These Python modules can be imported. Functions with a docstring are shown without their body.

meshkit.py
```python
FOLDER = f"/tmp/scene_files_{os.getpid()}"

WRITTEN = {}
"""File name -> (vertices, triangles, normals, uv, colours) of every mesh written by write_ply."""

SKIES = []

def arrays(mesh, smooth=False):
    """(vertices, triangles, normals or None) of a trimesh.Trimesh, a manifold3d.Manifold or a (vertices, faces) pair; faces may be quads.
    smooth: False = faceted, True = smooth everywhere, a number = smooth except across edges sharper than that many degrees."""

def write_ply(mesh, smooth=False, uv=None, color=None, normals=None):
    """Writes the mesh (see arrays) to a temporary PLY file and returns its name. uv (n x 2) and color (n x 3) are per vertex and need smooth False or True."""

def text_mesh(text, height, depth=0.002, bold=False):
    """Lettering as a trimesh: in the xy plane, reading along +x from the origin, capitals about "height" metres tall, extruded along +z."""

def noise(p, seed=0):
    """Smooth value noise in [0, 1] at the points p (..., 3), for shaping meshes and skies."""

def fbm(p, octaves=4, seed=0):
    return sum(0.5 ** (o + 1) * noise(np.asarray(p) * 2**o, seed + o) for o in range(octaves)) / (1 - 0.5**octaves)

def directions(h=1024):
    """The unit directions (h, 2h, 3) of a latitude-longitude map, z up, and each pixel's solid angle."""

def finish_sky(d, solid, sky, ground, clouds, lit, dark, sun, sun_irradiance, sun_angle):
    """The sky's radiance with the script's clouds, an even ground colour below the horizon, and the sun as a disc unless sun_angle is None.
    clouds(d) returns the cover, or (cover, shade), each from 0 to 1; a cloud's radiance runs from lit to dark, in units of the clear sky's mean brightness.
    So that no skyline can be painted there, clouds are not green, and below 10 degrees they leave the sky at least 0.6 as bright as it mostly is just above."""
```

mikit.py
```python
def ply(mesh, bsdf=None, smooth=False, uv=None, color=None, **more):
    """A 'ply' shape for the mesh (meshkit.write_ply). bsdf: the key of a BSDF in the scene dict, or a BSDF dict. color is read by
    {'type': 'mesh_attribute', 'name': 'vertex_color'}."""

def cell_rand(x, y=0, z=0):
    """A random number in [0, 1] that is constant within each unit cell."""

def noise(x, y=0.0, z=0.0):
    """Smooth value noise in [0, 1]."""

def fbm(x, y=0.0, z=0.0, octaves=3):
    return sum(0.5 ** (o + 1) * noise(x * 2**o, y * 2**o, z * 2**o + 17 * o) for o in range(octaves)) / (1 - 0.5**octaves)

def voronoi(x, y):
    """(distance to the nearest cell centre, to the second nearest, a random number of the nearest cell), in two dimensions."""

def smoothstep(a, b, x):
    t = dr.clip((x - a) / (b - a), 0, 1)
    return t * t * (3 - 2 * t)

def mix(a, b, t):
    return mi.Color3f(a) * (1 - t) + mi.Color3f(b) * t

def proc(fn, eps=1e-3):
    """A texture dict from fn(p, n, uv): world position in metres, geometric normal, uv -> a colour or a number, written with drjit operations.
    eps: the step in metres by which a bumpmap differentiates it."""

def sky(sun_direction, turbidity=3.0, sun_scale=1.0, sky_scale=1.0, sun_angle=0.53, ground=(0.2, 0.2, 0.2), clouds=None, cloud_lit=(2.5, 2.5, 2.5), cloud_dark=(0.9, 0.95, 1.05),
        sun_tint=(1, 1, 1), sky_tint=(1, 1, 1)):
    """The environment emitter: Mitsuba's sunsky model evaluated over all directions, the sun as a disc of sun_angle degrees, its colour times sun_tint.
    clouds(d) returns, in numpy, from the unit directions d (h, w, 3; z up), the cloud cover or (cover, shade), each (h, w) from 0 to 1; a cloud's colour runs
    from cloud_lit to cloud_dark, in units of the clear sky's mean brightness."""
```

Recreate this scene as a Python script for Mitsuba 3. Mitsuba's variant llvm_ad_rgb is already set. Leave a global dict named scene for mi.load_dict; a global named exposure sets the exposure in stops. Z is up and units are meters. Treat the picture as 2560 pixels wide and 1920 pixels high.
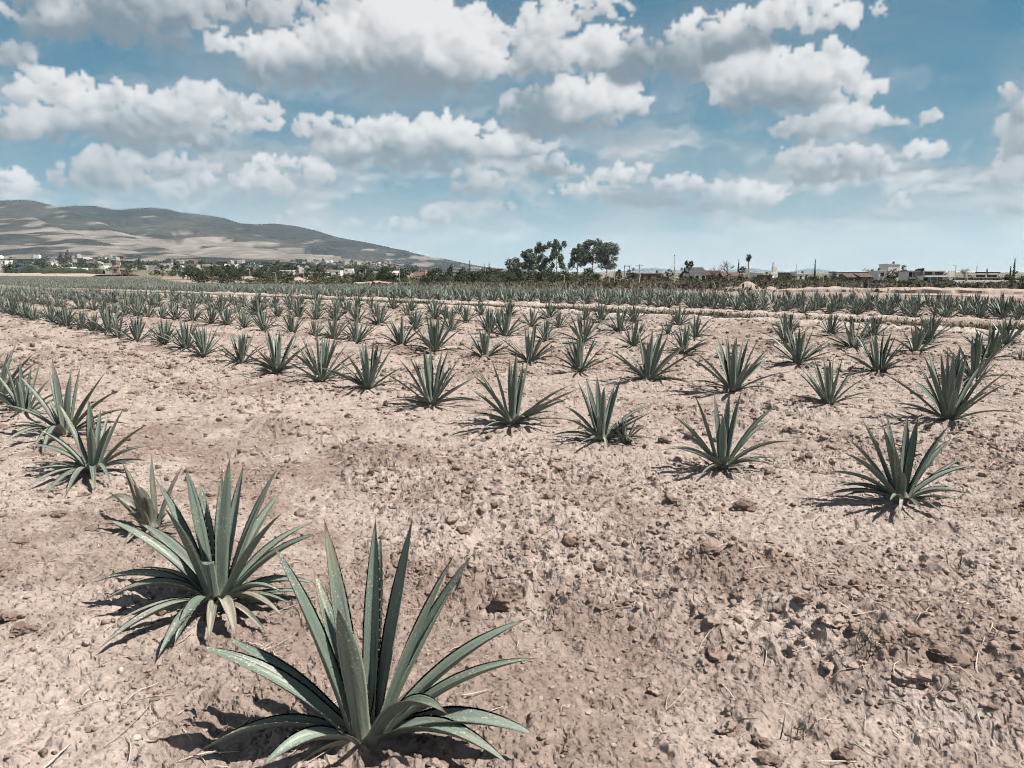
import math, random
import numpy as np
import trimesh
import drjit as dr
import mitsuba as mi
import mikit, meshkit
from mikit import proc, noise, fbm, voronoi, cell_rand, smoothstep, mix
T = mi.ScalarTransform4f
rng = np.random.default_rng(7)
scene, labels = {}, {}

# ------------------------------------------------------------------ camera, sky, exposure
PITCH = math.radians(8.09)
scene['camera'] = {'type': 'perspective', 'fov': 66.0, 'fov_axis': 'x', 'near_clip': 0.05, 'far_clip': 60000.0,
    'to_world': T().look_at(origin=[0, 0, 1.6], target=[0, math.cos(PITCH), 1.6 - math.sin(PITCH)], up=[0, 0, 1]),
    'medium': {'type': 'ref', 'id': 'haze_air'}}
SUN_AZ, SUN_EL = 106.0, 58.0        # azimuth to the right of the view, elevation
SUN = [math.cos(math.radians(SUN_EL)) * math.sin(math.radians(SUN_AZ)), math.cos(math.radians(SUN_EL)) * math.cos(math.radians(SUN_AZ)), math.sin(math.radians(SUN_EL))]
exposure = 1.6

# cumulus: (azimuth, elevation, half width, half height in degrees, greyness) of the lobes of each cloud bank
LOBES = [(-7.82,15.39,2.68,2.2,0.0),(-4.19,14.78,3.2,2.1,0.0),(-2.11,16.08,1.76,1.11,0.0),(-11.55,15.09,2.32,1.51,0.0),(-14.62,14.22,3.35,1.11,0.0),(-16.55,14.23,1.78,0.82,0.0),(-19.27,14.56,0.86,0.67,0.0),(-10.54,12.87,6.65,1.29,1.0),(-5.81,13.16,3.2,1.15,1.0),(-1.48,14.1,1.45,0.86,0.0),(-29.2,15.24,3.25,0.86,0.0),(-26.13,14.9,4.67,1.39,1.0),(-22.78,16.06,3.46,1.02,0.5),(-16.44,16.67,3.88,1.06,0.4),(-11.33,17.22,1.23,0.54,0.3),(-29.02,11.23,1.37,0.91,0.0),(-30.5,10.68,0.97,0.78,0.0),(-27.39,11.4,0.64,0.53,0.0),(-27.97,10.28,1.92,0.8,0.0),(-31.07,12.52,1.07,0.63,0.6),(-24.45,10.73,1.76,0.82,0.0),(-21.02,10.99,1.71,0.84,0.2),(-22.47,9.91,3.98,1.12,0.2),(-18.03,10.48,1.92,0.86,0.2),(-27.81,8.95,1.94,0.81,0.2),(-31.13,8.67,1.82,1.05,0.3),(-24.59,8.5,4.88,0.98,1.0),(-17.78,9.63,1.93,0.72,0.0),(-12.19,9.58,2.35,0.89,0.2),(-8.26,9.55,2.4,0.98,0.0),(-5.06,9.3,2.43,1.21,0.0),(-1.82,8.87,2.6,1.07,0.0),(-11.45,8.4,2.21,0.91,0.2),(-7.5,7.73,5.67,0.92,1.0),(-25.35,7.05,2.45,0.64,0.0),(-22.23,6.79,2.13,0.65,0.3),(-21.44,8.42,0.85,0.36,0.0),(-26.99,5.98,2.66,0.84,0.5),(-16.41,7.11,1.82,0.45,0.0),(-13.68,6.66,1.24,0.76,0.0),(-17.35,5.95,1.96,0.9,0.2),(-21.29,5.95,0.86,0.74,0.2),(-22.74,5.16,0.84,0.37,0.2),(-31.65,5.04,1.08,0.81,0.0),(-15.62,3.93,0.69,0.28,0.1),(-11.28,3.36,0.8,0.32,0.2),(-7.91,3.16,1.95,0.4,0.2),(-5.3,3.66,0.98,0.64,0.4),(-2.66,6.06,1.64,0.94,0.4),(-2.17,4.47,2.47,0.32,0.4),(2.39,16.36,2.23,1.24,0.1),(5.24,16.99,2.67,0.82,0.1),(2.4,14.66,2.55,1.55,0.2),(6.71,14.44,2.05,1.27,0.0),(9.86,13.9,4.9,1.27,0.8),(13.47,15.94,2.54,0.95,0.0),(14.87,14.76,2.95,0.82,0.9),(18.45,16.23,3.23,1.05,0.0),(21.01,15.6,1.78,0.79,0.0),(24.09,16.03,0.66,0.51,0.0),(14.63,13.24,2.67,1.12,0.0),(17.19,12.38,3.32,1.26,0.1),(21.19,12.36,2.34,1.09,0.1),(19.74,13.3,0.99,0.68,0.0),(21.38,13.9,0.48,0.47,0.0),(17.97,11.2,3.58,0.99,0.9),(22.63,11.29,1.63,0.82,0.1),(5.64,11.55,3.5,1.33,0.0),(1.94,11.3,2.26,1.04,0.8),(8.03,11.5,1.58,1.17,0.0),(0.24,11.61,0.49,0.45,0.0),(4.05,10.08,4.01,0.75,1.0),(22.32,9.64,2.45,0.98,0.1),(20.24,9.06,2.53,0.72,0.5),(25.17,9.44,0.79,0.35,0.2),(27.12,9.48,0.7,0.27,0.2),(31.21,10.35,0.47,0.39,0.3),(1.3,8.72,1.79,0.84,0.1),(3.27,7.32,1.95,0.7,0.5),(19.61,7.35,2.14,0.73,0.3),(22.45,7.35,1.65,0.72,0.1),(24.54,6.67,0.81,0.57,0.1),(26.99,7.51,1.03,0.69,0.0),(21.81,6.22,2.77,0.66,0.9),(7.49,6.49,2.08,0.7,0.1),(5.4,5.73,2.43,0.55,0.1),(11.65,5.94,1.72,0.62,0.1),(15.99,5.38,2.69,0.69,0.0),(17.36,5.04,1.78,0.68,0.0),(9.77,5.04,3.16,0.63,0.9),(14.5,4.33,3.79,0.47,0.8),(25.88,4.46,0.66,0.58,0.2),(25.26,3.76,1.2,0.29,0.4),(27.28,5.19,1.03,0.28,0.1),(29.57,4.94,0.49,0.21,0.1),(31.85,6.63,0.93,0.8,0.0),(31.58,5.58,0.94,0.67,0.3),(31.72,3.81,1.18,0.55,0.4)]

def clouds(d):
    from scipy.ndimage import gaussian_filter as gf
    az = np.degrees(np.arctan2(d[..., 0], d[..., 1])); el = np.degrees(np.arcsin(np.clip(d[..., 2], -1, 1)))
    r = np.random.default_rng(11)
    lobes = list(LOBES)
    for _ in range(150):                      # the banks go on all round the sky
        a = r.uniform(-180, 180); e = 3 + 42 * r.random() ** 1.3
        if abs(a) < 38 and e < 30: continue
        w = (1.2 + 0.13 * e) * r.uniform(.8, 1.6)
        for k in range(r.integers(3, 7)):
            lobes.append((a + r.normal() * w * 1.4, e + r.normal() * w * .35, w * r.uniform(.6, 1.3), w * r.uniform(.35, .8), r.random() * .5))
        lobes.append((a, e - w * .5, w * 2.0, w * .5, .9))
    q3 = lambda s, o: np.stack([az / s, el / s, 0 * az + o], -1)
    sc = np.clip(.40 + el / 24, .40, 1.6)
    wx = (meshkit.fbm(q3(2.4, 0), 4, 3) - .5) * 1.5 + (meshkit.fbm(q3(.7, 3), 4, 5) - .5) * 1.05
    wy = (meshkit.fbm(q3(2.4, 7), 4, 9) - .5) * 1.1 + (meshkit.fbm(q3(.7, 5), 4, 6) - .5) * .9
    A, E = az + wx * sc, el + wy * sc
    # every lobe is a heap of puffs: a depth buffer keeps the nearest one and its normal
    H, W = az.shape; zb = np.full(az.shape, -9.0); cov = np.zeros(az.shape); lam = np.zeros(az.shape); grey = np.zeros(az.shape); gw = np.full(az.shape, 1e-3)
    el0 = el[:, 0]; col = lambda a: int(round((90 - a) % 360 / 360 * W - .5))   # column of an azimuth
    a_of = az[0]; order = np.argsort(a_of)
    Lx, Ly, Lz = .42, .80, .42
    for a0, e0, ra, re, g in lobes:
        ra, re = ra * 1.10, re * 1.22
        n = int(np.clip(9 + 26 * (ra / max(re, .2)) * .5 + 5 * re * ra, 10, 60))
        for k in range(n):
            th, rd = r.uniform(0, 2 * np.pi), np.sqrt(r.random())
            x, y = rd * np.cos(th), rd * np.sin(th)
            if y < -.35: y = -.35 + r.normal() * .08
            pr = re * (r.uniform(.22, .60) * (1.12 - .55 * rd)) * (1 if g < .5 else 1.25)
            pa, pe, pz = a0 + x * ra, e0 + y * re, (1 - rd) * re * .9 - y * re * .35 + r.normal() * .12 * re
            c0, rad = col(pa), pr * 1.2 + 1.4 * (.4 + pe / 24)
            hw = int(rad / (360 / W)) + 1; cs = np.arange(c0 - hw, c0 + hw + 1) % W
            rows = np.nonzero(np.abs(el0 - pe) < rad)[0]
            if not len(rows): continue
            ix = np.ix_(rows, cs)
            dx = (A[ix] - pa + 180) % 360 - 180; dy = E[ix] - pe
            q = (dx * dx * .8 + dy * dy) / pr ** 2
            nz = np.sqrt(np.clip(1 - q, 0, 1)); z = pz + pr * nz
            below = np.clip(-dy / pr, 0, 1)
            c = np.clip((1.12 - q) / (.46 + .9 * below + (.5 if g > .5 else 0)), 0, 1)
            l = dx / pr * Lx + dy / pr * Ly + nz * Lz - .55 * np.clip(-y, 0, 1) - .9 * g + .18 * (rd - .5) + .25 * np.clip(y, 0, 1)
            m = (z > zb[ix]) & (q < 1.12)
            w = c * (.25 + .75 * m)
            lam[ix] = np.where(m, lam[ix] * (1 - np.clip(c * 1.3, 0, 1)) + l * np.clip(c * 1.3, 0, 1), lam[ix]); zb[ix] = np.where(m & (c > .3), z, zb[ix]); cov[ix] = np.maximum(cov[ix], c)
            grey[ix] += w * g; gw[ix] += w
    grey = gf(grey / gw, 3)
    lam = .55 * gf(lam, .7) + .45 * gf(lam, 2.6)
    det = meshkit.fbm(q3(.42, 2), 5, 51) - .5
    cov = cov * cov * (3 - 2 * cov)
    cov = np.clip(cov * (1 - .25 * grey) + det * 1.15 * cov * (1 - cov) * 4, 0, 1)
    shade = np.clip(.47 - .72 * lam + .30 * grey - .45 * det, 0, 1)
    shade = np.clip(shade + .20 * np.clip((10 - el) / 10, 0, 1), 0, 1)            # distance dims the low banks
    # layers of thin distant cloud low in the sky, and a milky veil
    ql = np.stack([A / 3.6, E / 1.5, 0 * az + 4], -1); n1 = meshkit.fbm(ql, 5, 71); n2 = meshkit.fbm(ql + [.05, -.22, 0], 5, 71)
    layer = np.clip((n1 - .44) / .26, 0, 1) * np.exp(-((el - 6.0) / 5.0) ** 2) * .92
    lsh = np.clip(.56 - 2.4 * (n1 - n2), .12, 1)
    halo = gf(cov, 9) * (.55) * np.clip(meshkit.fbm(q3(3.1, 9), 4, 8) * 1.6 - .2, 0, 1)
    thin = np.clip((meshkit.fbm(np.stack([az / 9, el / 3.2, 0 * az], -1), 5, 21) - .45) / .3, 0, 1) * .34 * np.clip((26 - el) / 16, 0, 1)
    veil = np.clip(.74 * np.exp(-np.clip(el, 0, 90) / 5.5) + thin, 0, .85)
    tot, acc = cov, shade * cov
    for c_, s_ in ((halo, .80 + 0 * az), (layer, lsh), (veil, np.clip(.78 - .5 * np.exp(-np.clip(el, 0, 90) / 4.5), 0, 1))):
        acc = acc + s_ * c_ * (1 - tot); tot = tot + c_ * (1 - tot)
    return np.clip(tot, 0, 1), acc / np.maximum(tot, 1e-6)

scene['sky'] = mikit.sky(SUN, turbidity=3, sun_scale=2.8, sky_scale=0.40, ground=(.3, .25, .22), clouds=clouds, cloud_lit=(6.1, 6.1, 6.15), cloud_dark=(1.55, 1.90, 2.22), sun_tint=(.90, .97, 1.10), sky_tint=(.21, 1.29, 1.36))

# ------------------------------------------------------------------ the lie of the land
A40 = math.radians(40.6)                       # direction of the planting rows, to the left of the view
ROWS = (1.3, 5.33, 8.9, 12.5, 15.7, 19.3)
def sstep(a, b, x):
    t = np.clip((x - a) / (b - a), 0, 1); return t * t * (3 - 2 * t)
def uv_of(x, y): return -x * math.sin(A40) + y * math.cos(A40), x * math.cos(A40) + y * math.sin(A40)
def xy_of(u, v): return -u * math.sin(A40) + v * math.cos(A40), u * math.cos(A40) + v * math.sin(A40)
def lie(x, y):
    """The large shape of the ground: nearly level field that falls very gently away, a low flat beyond, rising to the left hills."""
    x = np.asarray(x, float); y = np.asarray(y, float); d = np.hypot(x, y)
    z = np.interp(d, [0, 18, 26, 38, 55, 90, 120, 160, 200, 300], [0, 0, -.05, -.14, -.30, -.60, -.85, -1.10, -1.28, -1.38])
    z = z - 1.05 * sstep(110, 190, y) * (1 - .6 * sstep(420, 520, y)) * sstep(-110, -60, x)
    side = sstep(-0.06, -0.34, x / np.maximum(np.abs(y), 1)) * (y > 0)
    return z + side * np.interp(d, [0, 500, 1000, 1300, 1800, 2400, 9000], [0, .3, 4, 9, 18, 28, 30])
def soil_mask(x, y):
    """How cloddy the soil is, 0 to 1: broken clods lie in bands between the rows and in patches."""
    u, v = uv_of(x, y)
    p = np.stack([x, y, 0 * x], -1)
    band = .26 * np.exp(-((v - 3.3) / .5) ** 2) - .16 * np.exp(-((v - 2.15) / .45) ** 2) + .13 * np.exp(-((v - 4.3) / .4) ** 2) + .10 * np.exp(-((v - 6.9) / .7) ** 2) + .08 * np.sin(v * 5.3 + 2 * meshkit.noise(p * .5, 77))
    return sstep(.49, .72, meshkit.fbm(p / 1.1, 4, 5) + band - .05 * np.exp(-((v - 1.2) / .8) ** 2) - .06 * np.exp(-((v - 5.3) / .8) ** 2))
def crack_depth(x, y):
    """Shrinkage cracks in the crust: narrow grooves along the borders of uneven plates, only near the camera where the mesh can hold them."""
    x, y = np.broadcast_arrays(np.asarray(x, float), np.asarray(y, float)); out = np.zeros(x.shape); k = np.hypot(x, y) < 7.5
    if not k.any(): return out
    a, b = x[k], y[k]; p = np.stack([a, b, 0 * a], -1)
    a = a * 5.2 + (meshkit.fbm(p / .12, 3, 41) - .5) * 1.1; b = b * 5.2 + (meshkit.fbm(p / .12, 3, 42) - .5) * 1.1
    f1 = np.full(a.shape, 9.); f2 = np.full(a.shape, 9.)
    for i in (-1, 0, 1):
        for j in (-1, 0, 1):
            cx, cy = np.floor(a) + i, np.floor(b) + j
            h = lambda s: (np.sin(cx * 127.1 + cy * 311.7 + s) * 43758.5453) % 1
            d = np.hypot(cx + h(1.) - a, cy + h(2.) - b); f2 = np.where(d < f1, f1, np.minimum(f2, d)); f1 = np.minimum(f1, d)
    on = sstep(.44, .60, meshkit.fbm(p / .8, 3, 43))
    out[k] = .013 * sstep(.075, .0, f2 - f1) * on
    return out
def micro(x, y, fine=True):
    x = np.asarray(x, float); y = np.asarray(y, float)
    u, v = uv_of(x, y); p = np.stack([x, y, 0 * x], -1)
    z = (meshkit.fbm(p / 2.6, 3, 1) - .5) * .10
    z = z + .045 * np.exp(-((v - 3.25 - .3 * meshkit.noise(p / .8, 55)) / .28) ** 2) - .045 * np.exp(-((v - 2.2 - .25 * meshkit.noise(p / 1.1, 56)) / .3) ** 2) - .03 * np.exp(-((v - 4.15) / .25) ** 2) - .03 * np.exp(-((v - 7.1) / .35) ** 2)
    for r in ROWS: z = z + .035 * np.exp(-((v - r) / .5) ** 2)
    w = meshkit.fbm(p / 6, 3, 61)
    z = z + .07 * np.exp(-((v - 23.3 - w) / .6) ** 2) - .08 * np.exp(-((v - 25.5 - w) / .9) ** 2) + .12 * np.exp(-((v - 28.0 - w) / .7) ** 2)
    if fine:
        m = soil_mask(x, y)
        b1 = 1 - np.abs(2 * meshkit.noise(p / .17, 2) - 1); b2 = 1 - np.abs(2 * meshkit.noise(p / .075, 3) - 1); b3 = meshkit.noise(p / .03, 4)
        z = z + (b1 * .046 + b2 ** 1.5 * .026 + b3 * .012) * m + (meshkit.fbm(p / .35, 3, 6) - .5) * .035 + (meshkit.fbm(p / .085, 3, 19) - .5) * .030 + (b3 - .5) * .008
        z = z + (meshkit.fbm(p / .024, 2, 29) - .5) * .016 * (np.hypot(x, y) < 9)
        z = z - crack_depth(x, y)
        tuft = sstep(.66, .80, meshkit.noise(p / .11, 12)) * sstep(.35, .6, meshkit.noise(p / .6, 14))
        z = z + tuft * .022
        z = z + (meshkit.noise(p / .33, 23) - .5) * .07 * np.clip((np.hypot(x, y) - 7) / 8, 0, 1)
    return z
def ground_z(x, y): return float(lie(x, y) + micro(np.array([x]), np.array([y]), False)[0])

fine_az = np.radians(np.concatenate([np.arange(-60, -39.01, .3), np.arange(-39, 39.01, .108), np.arange(39.3, 60.01, .3)])); rest = np.radians(np.linspace(60, 300, 80)[1:-1])
az_ = np.concatenate([fine_az, rest]); nA = len(az_)
rr = [.25, .5, .8, 1.1, 1.35]
while rr[-1] < 13000: rr.append(rr[-1] * (1.0045 if 1.3 < rr[-1] < 6 else 1.0075 if rr[-1] < 44 and rr[-1] > 1.3 else 1.025))
rr = np.array(rr)
R_, A_ = np.meshgrid(rr, az_, indexing='ij')
gx, gy = R_ * np.sin(A_), R_ * np.cos(A_)
gz = lie(gx, gy)
near = R_ < 140
gz[near] += micro(gx[near], gy[near]) * np.clip((140 - R_[near]) / 60, 0, 1)
gv = np.stack([gx, gy, gz], -1).reshape(-1, 3)
i, j = np.meshgrid(np.arange(len(rr) - 1), np.arange(nA), indexing='ij')
j2 = (j + 1) % nA
gf = np.stack([i * nA + j, i * nA + j2, (i + 1) * nA + j2, (i + 1) * nA + j], -1).reshape(-1, 4)[:, ::-1]
gv = np.vstack([gv, [[0, 0, float(lie(0., 0.))]]])
gt = np.vstack([gf[:, [0, 1, 2]], gf[:, [0, 2, 3]], np.stack([np.full(nA, len(gv) - 1), (np.arange(nA) + 1) % nA, np.arange(nA)], 1)])

def soil_color(p, n, uv):
    x, y = p.x, p.y
    v = x * math.cos(A40) + y * math.sin(A40)
    big = fbm(x * .55, y * .55, 0, 4); mid = fbm(x * 2.7, y * 2.7, 3, 3); fine_ = fbm(x * 31, y * 31, 5, 3)
    c = mix((.244, .212, .199), (.165, .135, .123), smoothstep(.46, .68, big * .55 + mid * .45))
    furrow = dr.exp(-dr.square((v - 2.15 - .25 * noise(x * 1.3, y * 1.3, 2)) / .28)) + .6 * dr.exp(-dr.square((v - 3.9) / .25)) + .5 * dr.exp(-dr.square((v - 7.2) / .4))
    c = mix(c, (.150, .115, .102), dr.clip(furrow, 0, 1) * smoothstep(.38, .6, fbm(x * 1.7, y * 1.7, 12, 3)) * .8)
    c = c * (.70 + .60 * fine_)
    wob = fbm(x / 6, y / 6, 61, 3)
    pale = dr.exp(-dr.square((v - 23.2 - wob) / .42)) + .8 * dr.exp(-dr.square((v - 28.0 - wob) / .5))
    c = mix(c, (.335, .305, .29), dr.clip(pale, 0, .9))
    wet = smoothstep(1.3, .6, dr.abs(v - 25.7 - wob)) * .9
    c = mix(c, (.050, .043, .034), wet)
    far = smoothstep(60, 220, dr.sqrt(x * x + y * y))
    c2 = mix((.20, .172, .15), (.10, .092, .068), smoothstep(.40, .6, fbm(x / 38, y / 38, 9, 4)))
    c2 = mix(c2, (.10, .105, .07), smoothstep(.5, .66, fbm(x / 150, y / 150, 4, 4)) * smoothstep(420, 700, dr.sqrt(x * x + y * y)))
    return mix(c, c2, far)
def soil_bump(p, n, uv):
    x, y = p.x, p.y
    pit = smoothstep(.60, .74, noise(x * 42, y * 42, 8)) * .35 + smoothstep(.62, .74, noise(x * 88, y * 88, 9)) * .30
    return fbm(x * 34, y * 34, 0, 4) * .8 + noise(x * 120, y * 120) * .2 - pit
scene['soil'] = {'type': 'twosided', 'bsdf': {'type': 'bumpmap', 'arbitrary': {**proc(soil_bump, .004)}, 'scale': .015,
    'nested': {'type': 'diffuse', 'reflectance': proc(soil_color)}}}
scene['ground'] = mikit.ply((gv, gt), 'soil', smooth=False)
labels['ground'] = {'kind': 'structure', 'label': 'dry cracked pinkish brown farm soil of the field'}

# ------------------------------------------------------------------ agaves
def leaf_color(p, n, uv):
    sd = dr.floor(uv.x); s = uv.x - sd; t = uv.y
    r1 = cell_rand(sd, 1); r2 = cell_rand(sd, 2)
    c = mix((.072, .102, .088), (.106, .140, .122), r1)
    c = mix(c, (.17, .15, .135), smoothstep(.46, .7, fbm(p.x * 7, p.y * 7, p.z * 7, 3)) * smoothstep(.40, .04, p.z - 0 * t) * .30)
    st = noise(s * 7, t * 2.2 + sd * 3.1, 1)
    c = c * (.72 + .56 * st)
    ph = t * 2.3 + r2; ph = ph - dr.floor(ph)                            # imprints of the leaf that once lay on this one
    c = c * (1 - .20 * smoothstep(.07, 0, dr.abs(dr.abs(2 * s - 1) - .8 * (1 - ph))))
    c = mix(c, (.24, .25, .18), smoothstep(.16, .02, t) * (.35 + .4 * r2))
    c = mix(c, (.25, .27, .23), smoothstep(.82, .97, dr.abs(2 * s - 1)) * .7)  # pale margin, its sunlit bright rim painted into the leaf colour
    c = mix(c, (.22, .19, .11), smoothstep(.80, .98, r2) * smoothstep(.6, .95, t) * .4)
    sp = smoothstep(.74, .82, noise(p.x * 170, p.y * 170, p.z * 170)) * smoothstep(.25, .8, t) * smoothstep(.2, .7, noise(p.x * 9, p.y * 9, p.z * 9))
    c = mix(c, (.34, .32, .27), sp * .8)
    c = mix(c, (.085, .055, .042), smoothstep(.925, .965, t + .02 * (r2 - .5)))
    c = mix(c, (.17, .13, .10), smoothstep(.988, .989, t) * smoothstep(.992, .991, t))
    return c
def dry_color(p, n, uv):
    sd = dr.floor(uv.x); s = uv.x - sd; t = uv.y
    st = noise(s * 9, t * 2.5 + sd * 3.1, 1); pt = fbm(s * 3, t * 4 + sd, 2, 3)
    c = mix((.195, .185, .16), (.10, .115, .10), smoothstep(.42, .62, pt))
    c = c * (.65 + .6 * st)
    return mix(c, (.10, .07, .055), smoothstep(.86, .98, t))
def leaf_bump(p, n, uv):
    s = uv.x - dr.floor(uv.x)
    return noise(s * 16, uv.y * 5, dr.floor(uv.x)) + .3 * noise(p.x * 90, p.y * 90, p.z * 90)
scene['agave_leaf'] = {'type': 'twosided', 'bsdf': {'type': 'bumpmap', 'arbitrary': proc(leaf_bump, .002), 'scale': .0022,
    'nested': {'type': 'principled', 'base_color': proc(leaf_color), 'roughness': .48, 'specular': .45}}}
scene['agave_dry_leaf'] = {'type': 'twosided', 'bsdf': {'type': 'principled', 'base_color': proc(dry_color), 'roughness': .8, 'specular': .2}}

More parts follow.
